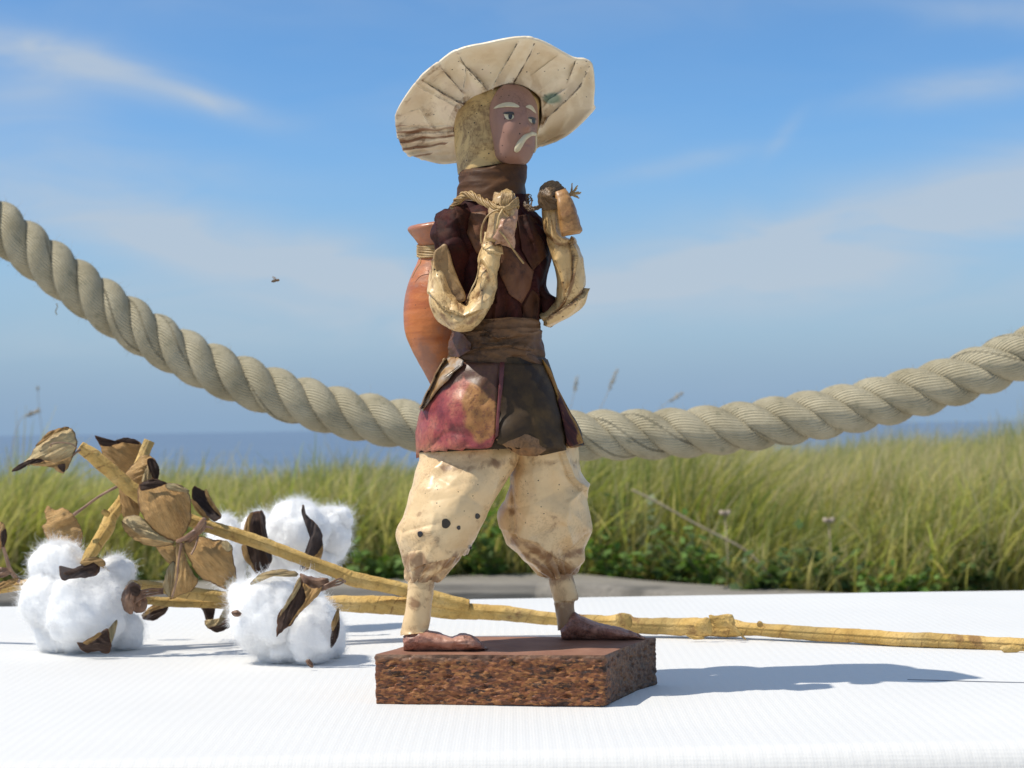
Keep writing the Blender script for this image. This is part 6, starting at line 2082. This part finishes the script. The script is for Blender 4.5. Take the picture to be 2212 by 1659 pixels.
    ff([(648, 1250), (656, 1262), (664, 1290), (656, 1312), (642, 1332), (632, 1348), (618, 1356), (606, 1366), (597, 1375), (598, 1354), (600, 1332), (614, 1310), (630, 1288), (642, 1268)], 0.8335, M_dark, cup=2.4, seed=50, rings=9)
    ff([(640, 1258), (648, 1246), (650, 1262), (640, 1284), (626, 1304), (612, 1322), (602, 1334), (616, 1304), (630, 1282)], 0.8315, M_pale, cup=0.9, seed=51, rings=6)
    ff([(654, 1258), (672, 1268), (690, 1270), (696, 1268), (688, 1286), (668, 1304), (646, 1326), (622, 1352), (640, 1326), (656, 1304), (662, 1282)], 0.8325, M_brown, cup=1.6, seed=52, rings=7)
    ff([(540, 1262), (552, 1248), (572, 1236), (600, 1229), (628, 1232), (644, 1240), (630, 1246), (602, 1242), (576, 1248), (556, 1258)], 0.848, M_pale, cup=2.2, seed=53, rings=7)
    ff([(648, 1240), (664, 1244), (690, 1248), (708, 1250), (710, 1266), (698, 1276), (676, 1272), (656, 1262)], 0.838, M_calyx, cup=3.0, seed=54, rings=7)
    ff([(716, 1366), (726, 1348), (732, 1326), (734, 1346), (731, 1372), (722, 1392), (714, 1398)], 0.842, M_dark, cup=1.6, seed=55, rings=7)
    ff([(716, 1348), (724, 1326), (731, 1314), (732, 1332), (726, 1352), (718, 1364)], 0.840, M_tan, cup=0.9, seed=56, rings=5)
    ff([(660, 1428), (668, 1424), (676, 1434), (676, 1442), (668, 1440)], 0.826, M_calyx, cup=0.8, seed=57, rings=4)
    ff([(500, 1322), (512, 1318), (522, 1326), (514, 1332), (504, 1330)], 0.842, M_calyx, cup=0.8, seed=58, rings=4)
    for k in range(5):
        twig([(694, 1276 - 2 * k, 0.836, 2.2), (712, 1268 - k * 2, 0.836, 2.2), (734, 1262 - 3 * k + 3 * (k % 2), 0.84, 1.8), (746, 1254 + k, 0.846, 1.4)], front, M_calyx, 'stipule')

    back = boll(0.985, [(640, 1150, 72, 66, -2), (712, 1154, 46, 56, 8), (676, 1210, 56, 50, 6), (496, 1200, 40, 72, 10), (484, 1150, 32, 34, 12), (588, 1214, 50, 48, 8), (736, 1122, 26, 26, 8), (560, 1156, 40, 50, 12)], 10000, 8)
    bf_ = lambda o, d, m, **k: husk(o, d, m, parent=back, name='bract', **k)
    bf_([(548, 1106), (560, 1104), (572, 1112), (574, 1140), (582, 1180), (586, 1210), (576, 1232), (556, 1242), (546, 1230), (534, 1208), (528, 1180), (532, 1140), (538, 1116)], 0.958, M_dark, cup=3.0, seed=60, rings=9)
    bf_([(562, 1104), (570, 1110), (574, 1140), (582, 1176), (588, 1208), (580, 1216), (572, 1180), (564, 1140)], 0.9545, M_grey, cup=0.9, seed=61, rings=6)
    bf_([(526, 1150), (534, 1118), (546, 1106), (540, 1130), (538, 1156), (532, 1176)], 0.955, M_tan, cup=0.8, seed=62, rings=5)
    bf_([(522, 1180), (532, 1180), (540, 1206), (552, 1236), (540, 1222), (526, 1204)], 0.955, M_tan, cup=0.8, seed=63, rings=5)
    bf_([(652, 1092), (656, 1092), (659, 1108), (668, 1118), (682, 1130), (694, 1148), (697, 1172), (694, 1194), (682, 1214), (662, 1230), (648, 1236), (652, 1218), (670, 1206), (676, 1182), (672, 1158), (664, 1132), (652, 1112)], 0.951, M_grey, cup=1.8, seed=64, rings=8)
    bf_([(676, 1206), (690, 1190), (698, 1176), (694, 1204), (676, 1222), (654, 1236)], 0.9505, M_tan, cup=0.6, seed=65, rings=5)


build_cotton()
